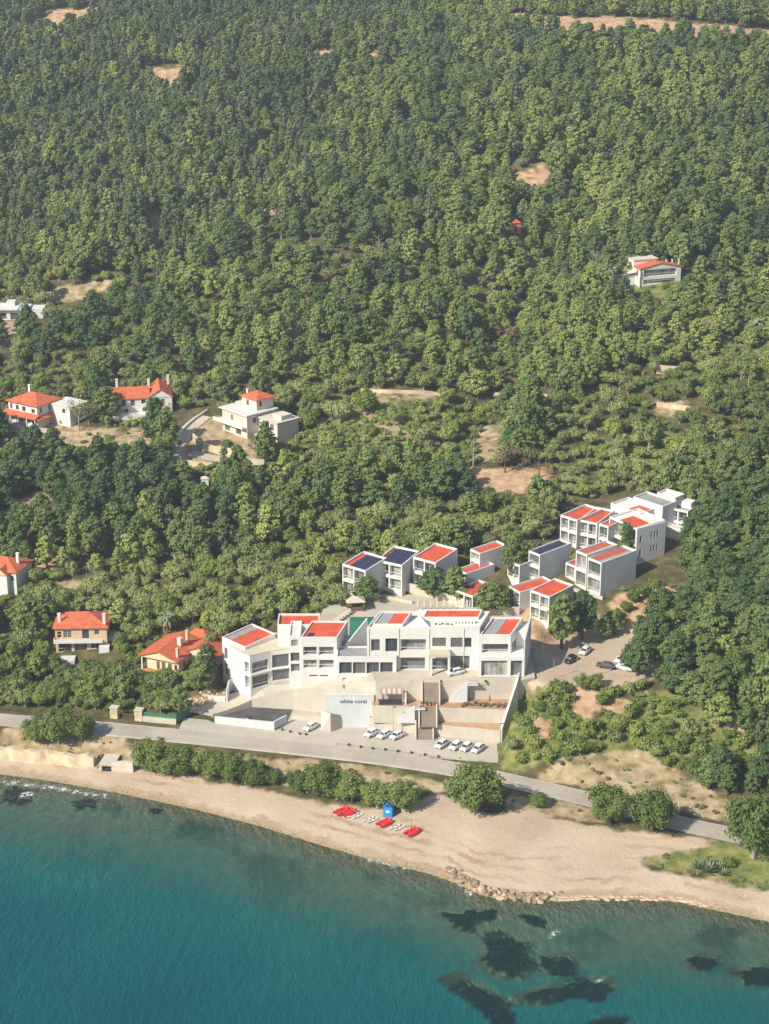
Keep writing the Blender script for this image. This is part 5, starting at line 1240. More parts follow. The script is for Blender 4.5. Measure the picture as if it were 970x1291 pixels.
gable_roof(e, I4, 0,0,L,D,5.65,2.4,.5,'x'); chimney(e, I4, L*.14,D*.75,6.5,9.8)
Mg = Matrix.Translation((L+.02,-1.0,0)); b = MB(Mg); f_ = wall(b, 0,0,7.0,0,-4,5.7,[(.5,3.2,1.4,5.0,'wwin'),(3.6,2.8,4.8,5.1,'shutter'),(3.4,-1.2,6.0,1.6,'shutter',.3)]); f2_ = wall(b, 7.0,0,7.0,12,-4,5.7,[(1.5,2.8,3.0,5.2,'win',1.0),(5,2.8,6.2,4.6)]); b.quad((7,12,-4),(0,12,-4),(0,12,5.7),(7,12,5.7)); b.quad((0,12,-4),(0,0,-4),(0,0,5.7),(0,12,5.7)); b.build('wall', M['white'], e); windows(f_, e, Mg); windows(f2_, e, Mg)
gable_roof(e, Mg, 0,0,7.0,12,5.75,2.6,.35,'y'); chimney(e, Mg, 6.4,11,6.5,9.3); chimney(e, Mg, .4,8.5,6.5,9.0)
part_box(e, I4, -.2,-3.2,-4,L*.95,-.02,1.0,'white','terrace'); railing(e, I4, [(-.1,-3.1),(L*.9,-3.1)], 1.0, .9, 'wframe'); railing(e, Mg, [(0.05,-.25),(6.9,-.25)], 2.2, .9, 'wframe')
e, L, D, P = house('pink_villa', (281,541), (312,552), 11, 6.6, 'pink beige villa with a pyramid tiled cupola and a wraparound balcony', 'villa', 'pink',
   front=lambda L: [(L*.36,3.9,L*.44,5.6),(L*.1,.2,L*.3,2.2),(L*.55,.2,L*.75,2.2)], right=[(2.2,3.9,3.4,5.6),(5.5,.2,7,2.4)])
part_box(e, I4, -.7,-.7,6.602,L+.7,D+.4,6.95,'white','roof_slab'); part_box(e, I4, -2.4,-1.6,2.7,L*.98,-.02,3.0,'white','balcony_slab'); part_box(e, I4, -2.4,-1.6,3.002,L*.98,-1.48,3.8,'white','balcony_parapet'); part_box(e, I4, -2.4,-1.478,2.7,-.02,8,3.0,'white','balcony_slab')
Mc = Matrix.Translation((L*.32,4.6,6.96)); b = MB(Mc); f_ = wall(b, 0,0,6.8,0,0,3.3,[(2,.8,3.2,2.6,'wwin')]); f2_ = wall(b, 6.8,0,6.8,6.4,0,3.3,[(1,1.2,2.0,2.7)]); b.quad((0,6.4,0),(0,0,0),(0,0,3.3),(0,6.4,3.3)); b.quad((6.8,6.4,0),(0,6.4,0),(0,6.4,3.3),(6.8,6.4,3.3)); b.build('cupola_wall', M['pink'], e); windows(f_, e, Mc); windows(f2_, e, Mc)
hip(e, Mc, 0,0,6.8,6.4,3.32,1.7,.5)
Mw_ = Matrix.Translation((L+.02,4.0,0)); b = MB(Mw_); f_ = wall(b, 0,0,9.0,0,-4,5.6,[(3.2,2.6,5.2,5.0,'wwin'),(5.6,2.8,7.4,4.9,'wwin')]); b.quad((9,0,-4),(9,8,-4),(9,8,5.6),(9,0,5.6)); b.quad((9,8,-4),(0,8,-4),(0,8,5.6),(9,8,5.6)); b.quad((0,0,5.6),(9,0,5.6),(9,8,5.6),(0,8,5.6)); b.build('wall', M['pink'], e); windows(f_, e, Mw_)
part_box(e, Mw_, -.02,-.5,5.602,9.6,8.3,5.85,'pink','roof_slab'); part_box(e, Mw_, 4.5,2,5.852,8.5,6,7.2,'pink','roof_room'); part_box(e, Mw_, 2,-3,-2,8,-.02,1.4,'white','terrace'); chimney(e, I4, -.1,D*.9,7,10.4,'fin',.3)
part_box(e, I4, -3.2,7.5,4.6,-.72,D+3,6.4,'pink','rear_wing')
# drive bend and walls by the pink villa
DR = [ground(*p) for p in [(232,590),(222,572),(228,555),(240,538),(258,525)]]; DR2 = [ground(*p) for p in [(240,572),(262,578),(290,580),(312,583),(335,584)]]
structure(ribbon('villa_drive', smooth_line(DR,2), -2.4, 2.4, .25, M['paving'], terr1)); structure(ribbon('villa_drive', smooth_line(DR2,2), -1.8, 1.8, .28, M['paving'], terr1))
def drape_wall(pts, h, th, m, label, drop=2.):
    q = smooth_line([ground(*p) for p in pts], 2); return wallline('stone_wall', [(p.x,p.y) for p in q], [terr1(p.x,p.y)-drop for p in q], [terr1(p.x,p.y)+h for p in q], th, M and m, label)
drape_wall([(222,558),(236,537),(262,520)], 1.0, .35, 'white', 'white parapet along the left side of the villa drive')
drape_wall([(243,555),(252,566),(275,572),(306,577)], 2.0, .6, 'bankstone', 'curved pale stone wall under the pink villa garden')
drape_wall([(226,585),(246,588),(268,590)], 1.4, .6, 'bankstone', 'pale stone wall below the lower bend of the villa drive')
drape_wall([(378,492),(420,495)], 1.0, .5, 'bankstone', 'low limestone wall running right from the pink villa')
drape_wall([(455,494),(500,497),(556,500)], .9, .9, 'bankstone', 'long rough limestone terrace wall on the open scrub')
drape_wall([(622,498),(694,502)], .9, .9, 'bankstone', 'rough limestone terrace wall above the brown burnt patch')
drape_wall([(828,512),(878,520)], 1.3, .8, 'bankstone', 'grey limestone terrace wall in the right hand grove')
drape_wall([(828,471),(856,473)], 2.6, .6, 'bankstone', 'tall pale end of a stone terrace wall in the right hand grove')
drape_wall([(928,455),(985,452)], 1.6, .5, 'fin', 'pale garden wall at the right edge beside the lawn')
# ------------------------------------------------------------------ houses high on the hill
e, L, D, P = house('gabled_house', (806,362), (858,358), 4.6, 6.0, 'white gabled house with a big glazed balcony alone in the upper right wood', 'house', 'white', front=lambda L: [(L*.10,3.3,L*.90,5.9,'balc2',1.3),(L*.10,.9,L*.88,2.3,'balc2',.8)], left=[(2,3.2,3.4,5.4),(5,3.2,6.4,5.4)])
gable_roof(e, I4, 0,0,L,D,6.0,1.6,.3,'y'); part_box(e, I4, -7.5,3,-3,-.02,11,3.6,'white','side_wing'); b = MB(); b.add([(-8,2.4,3.7),(-.02,2.4,4.5),(-.02,11.5,4.9),(-8,11.5,4.1),(-8,2.4,3.5),(-.02,2.4,4.3),(-.02,11.5,4.7),(-8,11.5,3.9)], [(0,1,2,3),(7,6,5,4),(0,4,5,1),(1,5,6,2),(3,2,6,7),(0,3,7,4)]); b.build('wing_roof', M['pink'], e)
part_box(e, I4, 0,D+.02,-2,L*.55,D+6,8.0,'white','rear_wing'); part_box(e, I4, -.3,D-.3,8.002,L*.58,D+6.3,8.25,'pink','flat_roof')
for k, (X, Y) in enumerate(((L*.75,D*.8),(L*.9,D*.8),(L*1.05,D*.75))): chimney(e, I4, X,Y,5.8,7.6,'white',.18)
e, L, D, P = house('flat_villa', (-14,404), (36,404), 8, 3.8, 'low white flat roofed villa at the left edge above an orange clearing', 'villa', 'white', front=lambda L: [(L*.12,.3,L*.45,2.6,'win',1.2),(L*.55,.3,L*.75,2.6,'win',.4)])
part_box(e, I4, -.8,-1.2,3.802,L*.75,D+.3,4.1,'white','roof_slab'); part_box(e, I4, L*.72,2.5,-2,L+4.5,9,3.2,'white','side_wing'); part_box(e, I4, L*.40,4,4.102,L*.62,7.5,5.4,'fin','roof_room')
P = ground(650,291); e = root_at('tower_hut', P, R(10), 'tiny orange brown hut standing alone in the pine wood', 'hut'); MB().box(-1.5,-1.3,-2,1.5,1.3,3.2).build('wall', M['terracotta'], e); hip(e, I4, -1.5,-1.3,1.5,1.3,3.21,1.0,.3); g = MB(); g.quad((-.5,-1.31,0),(.5,-1.31,0),(.5,-1.31,2),(-.5,-1.31,2)); g.build('door', M['shutter'], e)
P = ground(259,612); e = root_at('white_hut', P, 0, 'tiny white hut showing among the dark pines', 'hut'); MB().box(-1.0,-.8,-2,1.0,.8,2.2).build('wall', M['white'], e); hip(e, I4, -1.0,-.8,1.0,.8,2.21,.6,.2,m='creamroof')
BOXES.append(([(P.x-3,P.y-14),(P.x+3,P.y-14),(P.x+3,P.y+3),(P.x-3,P.y+3)], .5)); P=ground(650,291); BOXES.append(([(P.x-3,P.y-16),(P.x+3,P.y-16),(P.x+3,P.y+3),(P.x-3,P.y+3)], .5))
CLEAR += [[(638,282),(664,282),(666,316),(636,316)], [(250,608),(268,608),(270,640),(248,640)], [(690,715),(800,700),(860,700),(880,760),(800,800),(700,795),(690,760)], [(8,530),(90,535),(90,560),(8,562)], [(140,520),(232,520),(230,548),(140,550)], [(278,540),(378,535),(378,572),(278,578)], [(786,356),(866,352),(866,392),(786,394)], [(-30,396),(62,396),(62,432),(-30,436)], [(-30,745),(34,748),(34,775),(-30,775)], [(215,520),(265,515),(320,570),(330,600),(215,600)]]
# ------------------------------------------------------------------ cars
def make_car(paint, label, P, rz, group=None, length=4.1):
    e = empty('parked_car', P, rz, label, 'car', group); s = length / 4.1; hw = .86
    def ring(x, z0, z1, w, n=.16): return [(x,-w,z0+n*.6),(x,-w,z1-n),(x,-w+n,z1),(x,w-n,z1),(x,w,z1-n),(x,w,z0+n*.6),(x,w-n,z0),(x,-w+n,z0)]
    st = [(-2.05,.35,.62,.66),(-1.98,.25,.86,.78),(-1.6,.20,.92,.84),(-.6,.18,.94,.86),(.6,.18,.97,.86),(1.5,.2,.95,.85),(1.95,.25,.92,.78),(2.05,.38,.70,.68)]
    b = MB(); b.loft([[(x*s,y,z) for x,y,z in ring(*q)] for q in st]); b.build('body', M[paint], e)   # front of the car is -x
    g = MB(); cab = [(-1.12,.93,.95,.76),(-.55,.93,1.40,.70),(.2,.93,1.46,.68),(1.1,.93,1.42,.68),(1.85,.93,1.0,.72)]
    g.loft([[(x*s,-w,z0),(x*s,-w*.86,z1),(x*s,w*.86,z1),(x*s,w,z0)] for x,z0,z1,w in cab]); cb = g.build('cabin_glass', M['glass'], e)
    r = MB(); r.loft([[(x*s,-w,z-.03),(x*s,-w*.97,z+.02),(x*s,w*.97,z+.02),(x*s,w,z-.03)] for x,z,w in ((-.62,1.37,.58),(-.4,1.45,.61),(.2,1.475,.61),(1.1,1.435,.61),(1.3,1.36,.58))]); r.build('roof_panel', M[paint], e)
    for x0, x1, z1 in ((-.95,-.55,1.40),(.28,.42,1.45),(1.25,1.7,1.36)):
        p = MB()
        for y in (-1, 1): p.tube([(x0*s,y*.745,.94),(x1*s,y*.615,z1)], .045, 4)
        p.build('pillar', M[paint], e)
    for x in (-1.28, 1.3):
        for y in (-1, 1):
            w = MB(); w.tube([(x*s,y*.66,.31),(x*s,y*.87,.31)], .31, 14); wo = w.build('wheel', M['rubber'], e)
            rm = MB(); rm.tube([(x*s,y*.868,.31),(x*s,y*.885,.31)], .20, 10); rm.build('rim', M['steel'], wo)
    for y in (-1, 1):
        h = MB(); h.box(-2.03*s,y*.56-.16,.62,-1.90*s,y*.56+.16,.80); h.build('headlight', M['lamp'], e)
        t = MB(); t.box(1.93*s,y*.60-.12,.66,2.04*s,y*.60+.12,.88); t.build('tail_light', M['tail'], e)
        q = MB(); q.box(-.86*s,y*.86-.10,.93,-.70*s,y*.86+.10,1.05); q.build('mirror', M[paint], e)
    bm_ = MB(); bm_.box(-2.075*s,-.5,.36,-2.04*s,.5,.50); bm_.build('grille', M['dark'], e)
    return e
def car_at(u, v, z, du, dv, paint, label, group=None, length=4.1):
    P = at(u, v, z); Q = at(u+du, v+dv, z); d = Q - P
    return make_car(paint, label, (P.x, P.y, z+.01), math.atan2(d.y, d.x) , group, length)
# the nose points at the camera's lower left, the tail up to the right
for i,(u,v) in enumerate(((469,927),(485,929),(501,930))):
    car_at(u, v, 4.24, 10, -5, 'carwhite', ['leftmost white car of the three parked left of the brown steps','middle white car of the three parked left of the brown steps','rightmost white car of the three parked left of the brown steps'][i], 'white cars parked under the terraces', 4.0)
for i,(u,v) in enumerate(((557,941),(575,943),(588.5,944.5),(603,946.5))):
    car_at(u, v, 4.24, 8, -6, 'carwhite', ['leftmost white car of the four parked right of the brown steps','second from left of the four white cars right of the brown steps','third from left of the four white cars right of the brown steps','rightmost of the four white cars by the end of the terrace'][i], 'white cars parked under the terraces', 4.0)
car_at(392, 919, 4.24, 10, -5.5, 'carwhite', 'lone white car parked beside the ramp wall near the sign', None, 4.1)
car_at(574, 850, Z3, 14, -3, 'carwhite', 'white car parked on the esplanade in front of the hotel entrance', None, 4.4)
ZD = 14.62
car_at(738, 823, ZD, 9, -8, 'carwhite', 'white car parked along the left side of the dirt lot', None, 4.3)
car_at(720, 834, ZD, 10, -6, 'carblack', 'black car parked behind the white car in the dirt lot', None, 4.2)
car_at(764, 842, ZD, 12, 2, 'cargrey', 'dark grey car standing in the middle of the dirt lot', None, 4.4)
car_at(784, 834, ZD, 10, -5, 'carwhite', 'white car half hidden under the pines beside the dark grey car', None, 4.2)
car_at(788, 844, ZD, 12, 3, 'carwhite', 'pale car under the pine edge right of the dark grey car', None, 4.2)
# ------------------------------------------------------------------ posts
def lamp_post(P, h, label, group=None, arm=0.):
    e = empty('lamp_post', P, 0, label, 'lamp post', group)
    MB().tube([(0,0,-.5),(0,0,h)], [.09,.05], 8).build('pole', M['steel'], e)
    MB().tube([(0,0,-.05),(0,0,.35)], [.18,.16], 8).build('base', M['steel'], e)
    b = MB(); b.loft([[(x,-w,h+z),(x,w,h+z),(x,w,h+z+t),(x,-w,h+z+t)] for x,w,z,t in ((-.1,.08,-.02,.10),(.35,.15,.02,.12),(.75,.10,.05,.06))]); hd = b.build('lamp_head', M['dark'], e)
    q = MB(); q.box(.1,-.1,h-.035,.6,.1,h-.001); q.build('lens', M['lamp'], hd); return e
lamp_post(at(496,928,4.24), 7.2, 'tall lamp post in the yard between the white cars and the road')
for i,(u,v,vt) in enumerate(((727,863,815),(698,857,830),(684,838,803),(672,840,819),(640,908,880))):
    P = ground(u,v) if i < 4 else at(631,938,4.24); lamp_post(P, max(4, ztop(P, vt)-P.z) if i < 4 else 5, ['tallest lamp post at the front edge of the dirt lot','short lamp post at the left front edge of the dirt lot','tall lamp post beside the right side of the hotel','short lamp post close to the shaded hotel side wall','lamp post at the right end of the yard'][i])
lamp_post(at(432.5,865.5,12.4), 1.9, 'short lamp post on the drive parapet above the sign wall')
P = ground(112,770); e = root_at('antenna_mast', P, 0, 'thin tall mast standing behind the peach house', 'mast'); MB().tube([(0,0,-1),(0,0,13)], [.07,.03], 6).build('pole', M['steel'], e); MB().tube([(-.7,0,12),(.7,0,12)], .03, 4).build('crossbar', M['steel'], e)
b0 = None
for i,(u,v) in enumerate(((440,944),(455,946.5),(470,948.5),(486,950),(502,952),(519,954),(536,956.5),(553,959))):
    P = at(u, v-4, 4.24)
    if b0 is None:
        b0 = empty('bollard', P, 0, 'squat dark bollard along the edge of the parking yard', 'bollard', 'dark bollards of the yard and esplanade')
        MB().tube([(0,0,-.1),(0,0,.42),(0,0,.5)], [.30,.28,.18], 10).build('body', M['dark'], b0); MB().tube([(0,0,-.1),(0,0,.05)], [.40,.38], 10).build('foot', M['kerb'], b0)
    else: copy_tree(b0).location = P
for i,(u,v) in enumerate(((378,926),(386,927),(366,923.5),(312,905),(356,921))):
    copy_tree(b0).location = at(u, v, 4.24)
for i,(u,v) in enumerate(((520,857.5),(556,858),(612,856))):
    copy_tree(b0).location = (at(u,v,Z3+.1).x, w3[0].y+.75+i*.0, Z3)
pts = [(p.x, p.y, 4.24) for p in (at(425,940.5,4.24), at(500,950,4.24), at(575,961,4.24))]
e = root_at('chain_fence', Vector(pts[0]), 0, 'low dark chain rail between the parking yard and the road', 'fence'); b = MB(e.matrix_basis.inverted())
q = resample(pts, 2.5)
for p in q: b.tube([p, p+Vector((0,0,.7))], .05, 6)
b.build('posts_and_rail', M['dark'], e); b = MB(e.matrix_basis.inverted())
for i in range(len(q)-1): b.tube([q[i]+Vector((0,0,.62)), q[i+1]+Vector((0,0,.62))], .03, 4)
b.build('rail', M['dark'], e)
# ------------------------------------------------------------------ gate and hedge by the road on the left
for i,(u,v) in enumerate(((145,905),(176,908))):
    P = ground(u,v); e = root_at('gate_pillar', P, R(-12), ['left','right'][i] + ' cream stone gate pillar of the driveway by the road', 'gate pillar', 'gate pillars by the road')
    MB().box(-.9,-.8,-1,.9,.8,2.7).build('shaft', M['bankstone'], e); MB().box(-1.0,-.9,2.702,1.0,.9,2.9).build('cap', M['cream'], e)
A, B = ground(148,905), ground(174,907); gd = (B-A); e = root_at('gate', A, math.atan2(gd.y,gd.x), 'low reddish brown driveway gate between the two pillars', 'gate'); LG = gd.length
b = MB(); [b.box(1.0+k*.22,.0,.1,1.1+k*.22,.05,1.2) for k in range(int((LG-2)/.22))]; b.build('bars', M['shutter'], e); MB().box(1.0,-.03,1.2,LG-1.0,.08,1.3).build('top_rail', M['shutter'], e)
A, B, C_ = ground(180,910), ground(222,914), ground(240,900)
wallline('garden_wall', [A.xy,B.xy], min(A.z,B.z)-1.5, [A.z+1.3,B.z+1.3], .4, 'cream', 'cream garden wall topped by a green screen beside the gate')
wallline('mesh_screen', [A.xy+Vector((.1,.42)),B.xy+Vector((0,.42)),C_.xy], min(A.z,B.z)-.5, [A.z+2.3,B.z+2.3,C_.z+2.2], .06, 'hedge', 'green mesh screen above the cream wall beside the gate', 'screen')
A, B = ground(213,880), ground(240,887); wallline('garden_wall', [A.xy,B.xy], min(A.z,B.z)-1.5, [A.z+1.0,B.z+1.0], .4, 'cream', 'pale garden wall behind the green screen')
for i in range(70):
    r_ = random.Random(i); u = r_.uniform(238,286); v = r_.uniform(870,896)
    if (u-238)*.4 + (v-870) < 8 or v > 905-(u-238)*.5: continue
    P = ground(u,v); s = r_.uniform(.25,.7); V_ = ICO_V * np.array([s, s*r_.uniform(.7,1.2), s*.7]) * np.random.default_rng(i).uniform(.75,1.15,(12,1))
    o = bpy.data.objects.new('rubble_block', mesh_of('rubble_block', V_, [list(map(int,f)) for f in ICO_F], M['bankstone'])); COL.objects.link(o); o.location = (P.x,P.y,P.z+s*.2); o.rotation_euler = (0,0,i)
    tag(o, 'loose pale rubble block on the heap left of the hotel', 'stone', 'rubble on the heap left of the hotel')
A, B = ground(262,884), ground(284,886); wallline('block_wall', [A.xy,B.xy], A.z-1, [A.z+1.4,B.z+1.4], .5, 'white', 'short white block wall on the rubble heap')
# ------------------------------------------------------------------ beach
def shore_wall(name, pts, h0, h1, th, m, label):
    q = resample([tuple(ground(*p)) for p in pts], 1.2); rr = random.Random(4)
    return wallline(name, [(p.x, p.y + rr.uniform(-.25,.25)) for p in q], [p.z-1.5 for p in q], [p.z + rr.uniform(h0,h1) for p in q], th, m, label)
shore_wall('eroded_bank', [(-40,955),(30,961),(80,966),(118,968)], 2.2, 3.1, 1.6, 'bankstone', 'crumbling cream bank along the back of the beach at left')
shore_wall('beach_wall', [(142,972),(168,974)], 2.2, 2.5, .8, 'cream', 'short cream concrete beach wall right of the culvert')
A = ground(126,971); B = ground(143,972); d = B-A; e = root_at('culvert', A, math.atan2(d.y,d.x), 'square concrete culvert with a dark mouth opening on the beach', 'culvert'); LC_ = d.length
b = MB(); b.box(0,0,-1,.45,5,1.4); b.box(LC_-.45,0,-1,LC_,5,1.4); b.box(.452,0,1.05,LC_-.452,5,1.4); b.box(.452,3.0,-1,LC_-.452,5,1.048); b.build('frame', M['kerb'], e); MB().box(.455,-.3,-.8,LC_-.455,2.9,.15).build('floor', M['dark'], e)
MB().box(-.2,-.3,1.402,LC_+.2,5.2,1.5).build('top_slab', M['cream'], e)
def hull(L_, w, h, m, root, name, off=0., cockpit=True):
    b = MB(); rings = []
    for k in range(9):
        t = k/8; x = (t-.5)*L_; s = max(.06, math.sin(math.pi*min(1,max(0,t)))**.6); zr = .18*abs(2*t-1)**2.5
        rings.append([(x,off-w*s*.55,zr),(x,off-w*s,zr+h*.55),(x,off-w*s*.72,zr+h),(x,off+w*s*.72,zr+h),(x,off+w*s,zr+h*.55),(x,off+w*s*.55,zr)])
    b.loft(rings); o = b.build(name, M[m], root)
    if cockpit:
        for sx in (-.55,.7):
            c = MB(); c.tube([(sx,off,h+.003),(sx,off,h+.03)], [w*.62,w*.5], 10); c.build('seat_well', M['dark' if m != 'redplastic' else 'redplastic'], root)
    return o
def kayak(P, rz, m, label, group):
    e = empty('kayak', P, rz, label, 'kayak', group); e.scale = (.85,.85,.85); hull(3.9,.42,.34,m,e,'hull'); return e
def pedalo(P, rz, label, group, mast=False):
    e = empty('pedal_boat', P, rz, label, 'pedal boat', group)
    hull(3.6,.36,.48,'redplastic',e,'hull',-.72,False); hull(3.6,.36,.48,'redplastic',e,'hull',.72,False)
    MB().box(-.9,-1.0,.484,1.1,1.0,.62).build('deck', M['redplastic'], e)
    for y in (-.45,.45):
        b = MB(); b.box(.15,y-.36,.622,.75,y+.36,.80); b.add([(.75,y-.36,.7),(.75,y+.36,.7),(1.05,y+.34,1.35),(1.05,y-.34,1.35),(.9,y-.36,.7),(.9,y+.36,.7),(1.15,y+.34,1.35),(1.15,y-.34,1.35)], [(0,1,2,3),(7,6,5,4),(0,4,5,1),(1,5,6,2),(2,6,7,3),(3,7,4,0)]); b.build('seat', M['redplastic'], e)
    if mast: MB().tube([(-.2,0,.6),(-.2,0,3.4)], [.06,.05], 6).build('mast', M['dark'], e)
    return e
def bpt(u, v): P = ground(u, v); P.z += .05; return P
D_ = lambda u, v, du, dv: math.atan2((ground(u+du,v+dv)-ground(u,v)).y, (ground(u+du,v+dv)-ground(u,v)).x)
az_ = D_(470,1030,6,-3.2)
pg, kg = 'red pedal boats on the beach', 'white kayaks drawn up on the beach'
pedalo(bpt(431,1025.5), az_, 'leftmost red pedal boat with a dark mast on the beach', pg, True); pedalo(bpt(440,1027.5), az_, 'red pedal boat tight beside the leftmost one', pg)
pedalo(bpt(485,1040), az_, 'red pedal boat in the middle between the white kayak pairs', pg); pedalo(bpt(520,1051.5), az_, 'rightmost red pedal boat with a dark mast', pg, True)
for (u,v,l) in ((445.5,1029,'leftmost white kayak beside the two red pedal boats'),(451,1030.2,'second white kayak from the left on the beach'),(465,1034,'left one of the middle white kayak pair'),(470,1035.5,'right one of the middle white kayak pair'),(498,1044,'left one of the white kayak pair near the rightmost pedal boat'),(503.5,1045.6,'right one of the white kayak pair near the rightmost pedal boat')):
    kayak(bpt(u,v), az_, 'whiteplastic', l, kg)
P = bpt(490,1028); e = root_at('beach_hut', P, R(-12), 'small bright blue beach hut with a pointed roof at the tamarisk edge', 'hut')
b = MB(); b.box(-1.0,-.8,-.2,1.0,.8,2.1); b.add([(-1,-.8,2.1),(1,-.8,2.1),(0,-.8,3.1),(-1,.8,2.1),(1,.8,2.1),(0,.8,3.1)], [(0,1,2),(5,4,3)]); b.build('wall', M['blue'], e)
b = MB(); b.add([(-1.15,-.95,2.0),(0,-.95,3.22),(1.15,-.95,2.0),(-1.15,.95,2.0),(0,.95,3.22),(1.15,.95,2.0),(-1.15,-.95,1.92),(0,-.95,3.12),(1.15,-.95,1.92),(-1.15,.95,1.92),(0,.95,3.12),(1.15,.95,1.92)], [(0,1,4,3),(1,2,5,4),(6,9,10,7),(7,10,11,8),(0,6,7,1),(1,7,8,2),(3,4,10,9),(4,5,11,10),(0,3,9,6),(2,8,11,5)]); b.build('roof', M['blue'], e)
g = MB(); g.quad((-.28,-.965,2.38),(.28,-.965,2.38),(.28,-.965,2.8),(-.28,-.965,2.8)); g.build('vent', M['dark'], e)
g = MB(); g.box(-.4,-.83,.95,.4,-.802,1.5); g.build('sign_board', M['whiteplastic'], e); g = MB(); g.box(.45,-.825,0,.9,-.803,1.75); g.build('door', M['blue'], e)
# boulders along the water
rb = random.Random(12); placed = 0
SL = [(566,1100),(580,1107),(592,1116),(606,1124),(622,1130),(642,1134),(668,1136),(690,1135),(708,1133)]
for i in range(150):
    t = rb.random()**1.0*(len(SL)-1); k = min(int(t), len(SL)-2); f = t-k; u = SL[k][0]*(1-f)+SL[k+1][0]*f + rb.uniform(-5,5); v = SL[k][1]*(1-f)+SL[k+1][1]*f + rb.uniform(-8,3)
    P = ground(u,v); s = rb.uniform(.25,.85)*(1.25 if rb.random() < .15 else .9)
    V_ = ICO_V * np.array([s*rb.uniform(.8,1.4), s*rb.uniform(.7,1.1), s*rb.uniform(.55,.9)]) * np.random.default_rng(i+500).uniform(.7,1.2,(12,1))
    o = bpy.data.objects.new('shore_boulder', mesh_of('shore_boulder', V_, [list(map(int,f_)) for f_ in ICO_F], M['rock' if rb.random() < .6 else 'palerock'])); COL.objects.link(o); o.location = (P.x,P.y,max(P.z,-.4)+s*.25); o.rotation_euler = (rb.uniform(-.4,.4),rb.uniform(-.4,.4),i)
    tag(o, 'brown boulder in the rocky heap where the beach meets the water', 'boulder', 'boulders of the rocky shore heap')
for i in range(90):
    u = 690 + rb.random()*200; v = 1134 + max(0,(u-850))*.20 + rb.uniform(-3.5,1.5); P = ground(u,v); s = rb.uniform(.3,.75)
    V_ = ICO_V * np.array([s*rb.uniform(1.2,2.2), s*rb.uniform(.6,1.0), s*.55]) * np.random.default_rng(i+900).uniform(.75,1.15,(12,1))
    o = bpy.data.objects.new('shore_rock', mesh_of('shore_rock', V_, [list(map(int,f_)) for f_ in ICO_F], M['palerock'])); COL.objects.link(o); o.location = (P.x,P.y,max(P.z,-.3)+.05); o.rotation_euler = (0,0,rb.uniform(-.5,.2))
    tag(o, 'flat pale rock in the ledge along the right hand waterline', 'rock', 'flat rocks of the right hand waterline')
# ------------------------------------------------------------------ weed beds on the shallow sea floor
weedm = mat('dark_seagrass', (.004,.013,.018), .95, .3, .6)
_n = weedm.node_tree.nodes; _l = weedm.node_tree.links; _a = _n.new('ShaderNodeAttribute'); _a.attribute_name = 'rim'; _g = _n.new('ShaderNodeNewGeometry'); _z = _n.new('ShaderNodeTexNoise'); _z.inputs['Scale'].default_value = .42; _z.inputs['Detail'].default_value = 6; _z.inputs['Roughness'].default_value = .65
_l.new(_g.outputs['Position'], _z.inputs['Vector']); _q = _n.new('ShaderNodeMath'); _q.operation = 'MULTIPLY_ADD'; _q.inputs[1].default_value = .42; _q.inputs[2].default_value = .22; _l.new(_a.outputs['Fac'], _q.inputs[0]); _d = _n.new('ShaderNodeMath'); _d.operation = 'SUBTRACT'; _l.new(_z.outputs['Fac'], _d.inputs[0]); _l.new(_q.outputs[0], _d.inputs[1])
_k = _n.new('ShaderNodeMapRange'); _k.inputs['From Min'].default_value = .0; _k.inputs['From Max'].default_value = .20; _l.new(_d.outputs[0], _k.inputs['Value']); _l.new(_k.outputs[0], _n['Principled BSDF'].inputs['Alpha'])
def weed_bed(uv, label, z=-.55, name='seagrass_patch'):
    pts = [at(u, v, z) for u, v in uv]; c = sum(pts, Vector())/len(pts); b = MB(); fine = []
    n = len(pts)
    for i in range(n):
        for k in range(16):
            p = pts[i].lerp(pts[(i+1)%n], k/16); w = (fbm(np.array([p.x/1.1]), np.array([p.y/1.1]), 7, 4)[0]-.5)*1.0; fine.append(c + (p-c)*(1+w))
    m_ = len(fine); vs = [(c.x,c.y,z)] + [tuple(c+(p-c)*.62) for p in fine] + [tuple(c+(p-c)*1.12-Vector((0,0,.5))) for p in fine]
    fs = [(0,1+i,1+(i+1)%m_) for i in range(m_)] + [(1+i,1+m_+i,1+m_+(i+1)%m_,1+(i+1)%m_) for i in range(m_)]
    b.add(vs, fs); o = b.build(name, weedm); at_ = o.data.attributes.new('rim', 'FLOAT', 'POINT'); at_.data.foreach_set('value', np.array([0.]*(1+m_)+[1.]*m_, np.float32)); return tag(o, label, 'seagrass', 'dark seagrass patches under the shallow water')
for uv, lab in WEEDS:
    weed_bed(uv, lab, -.35)
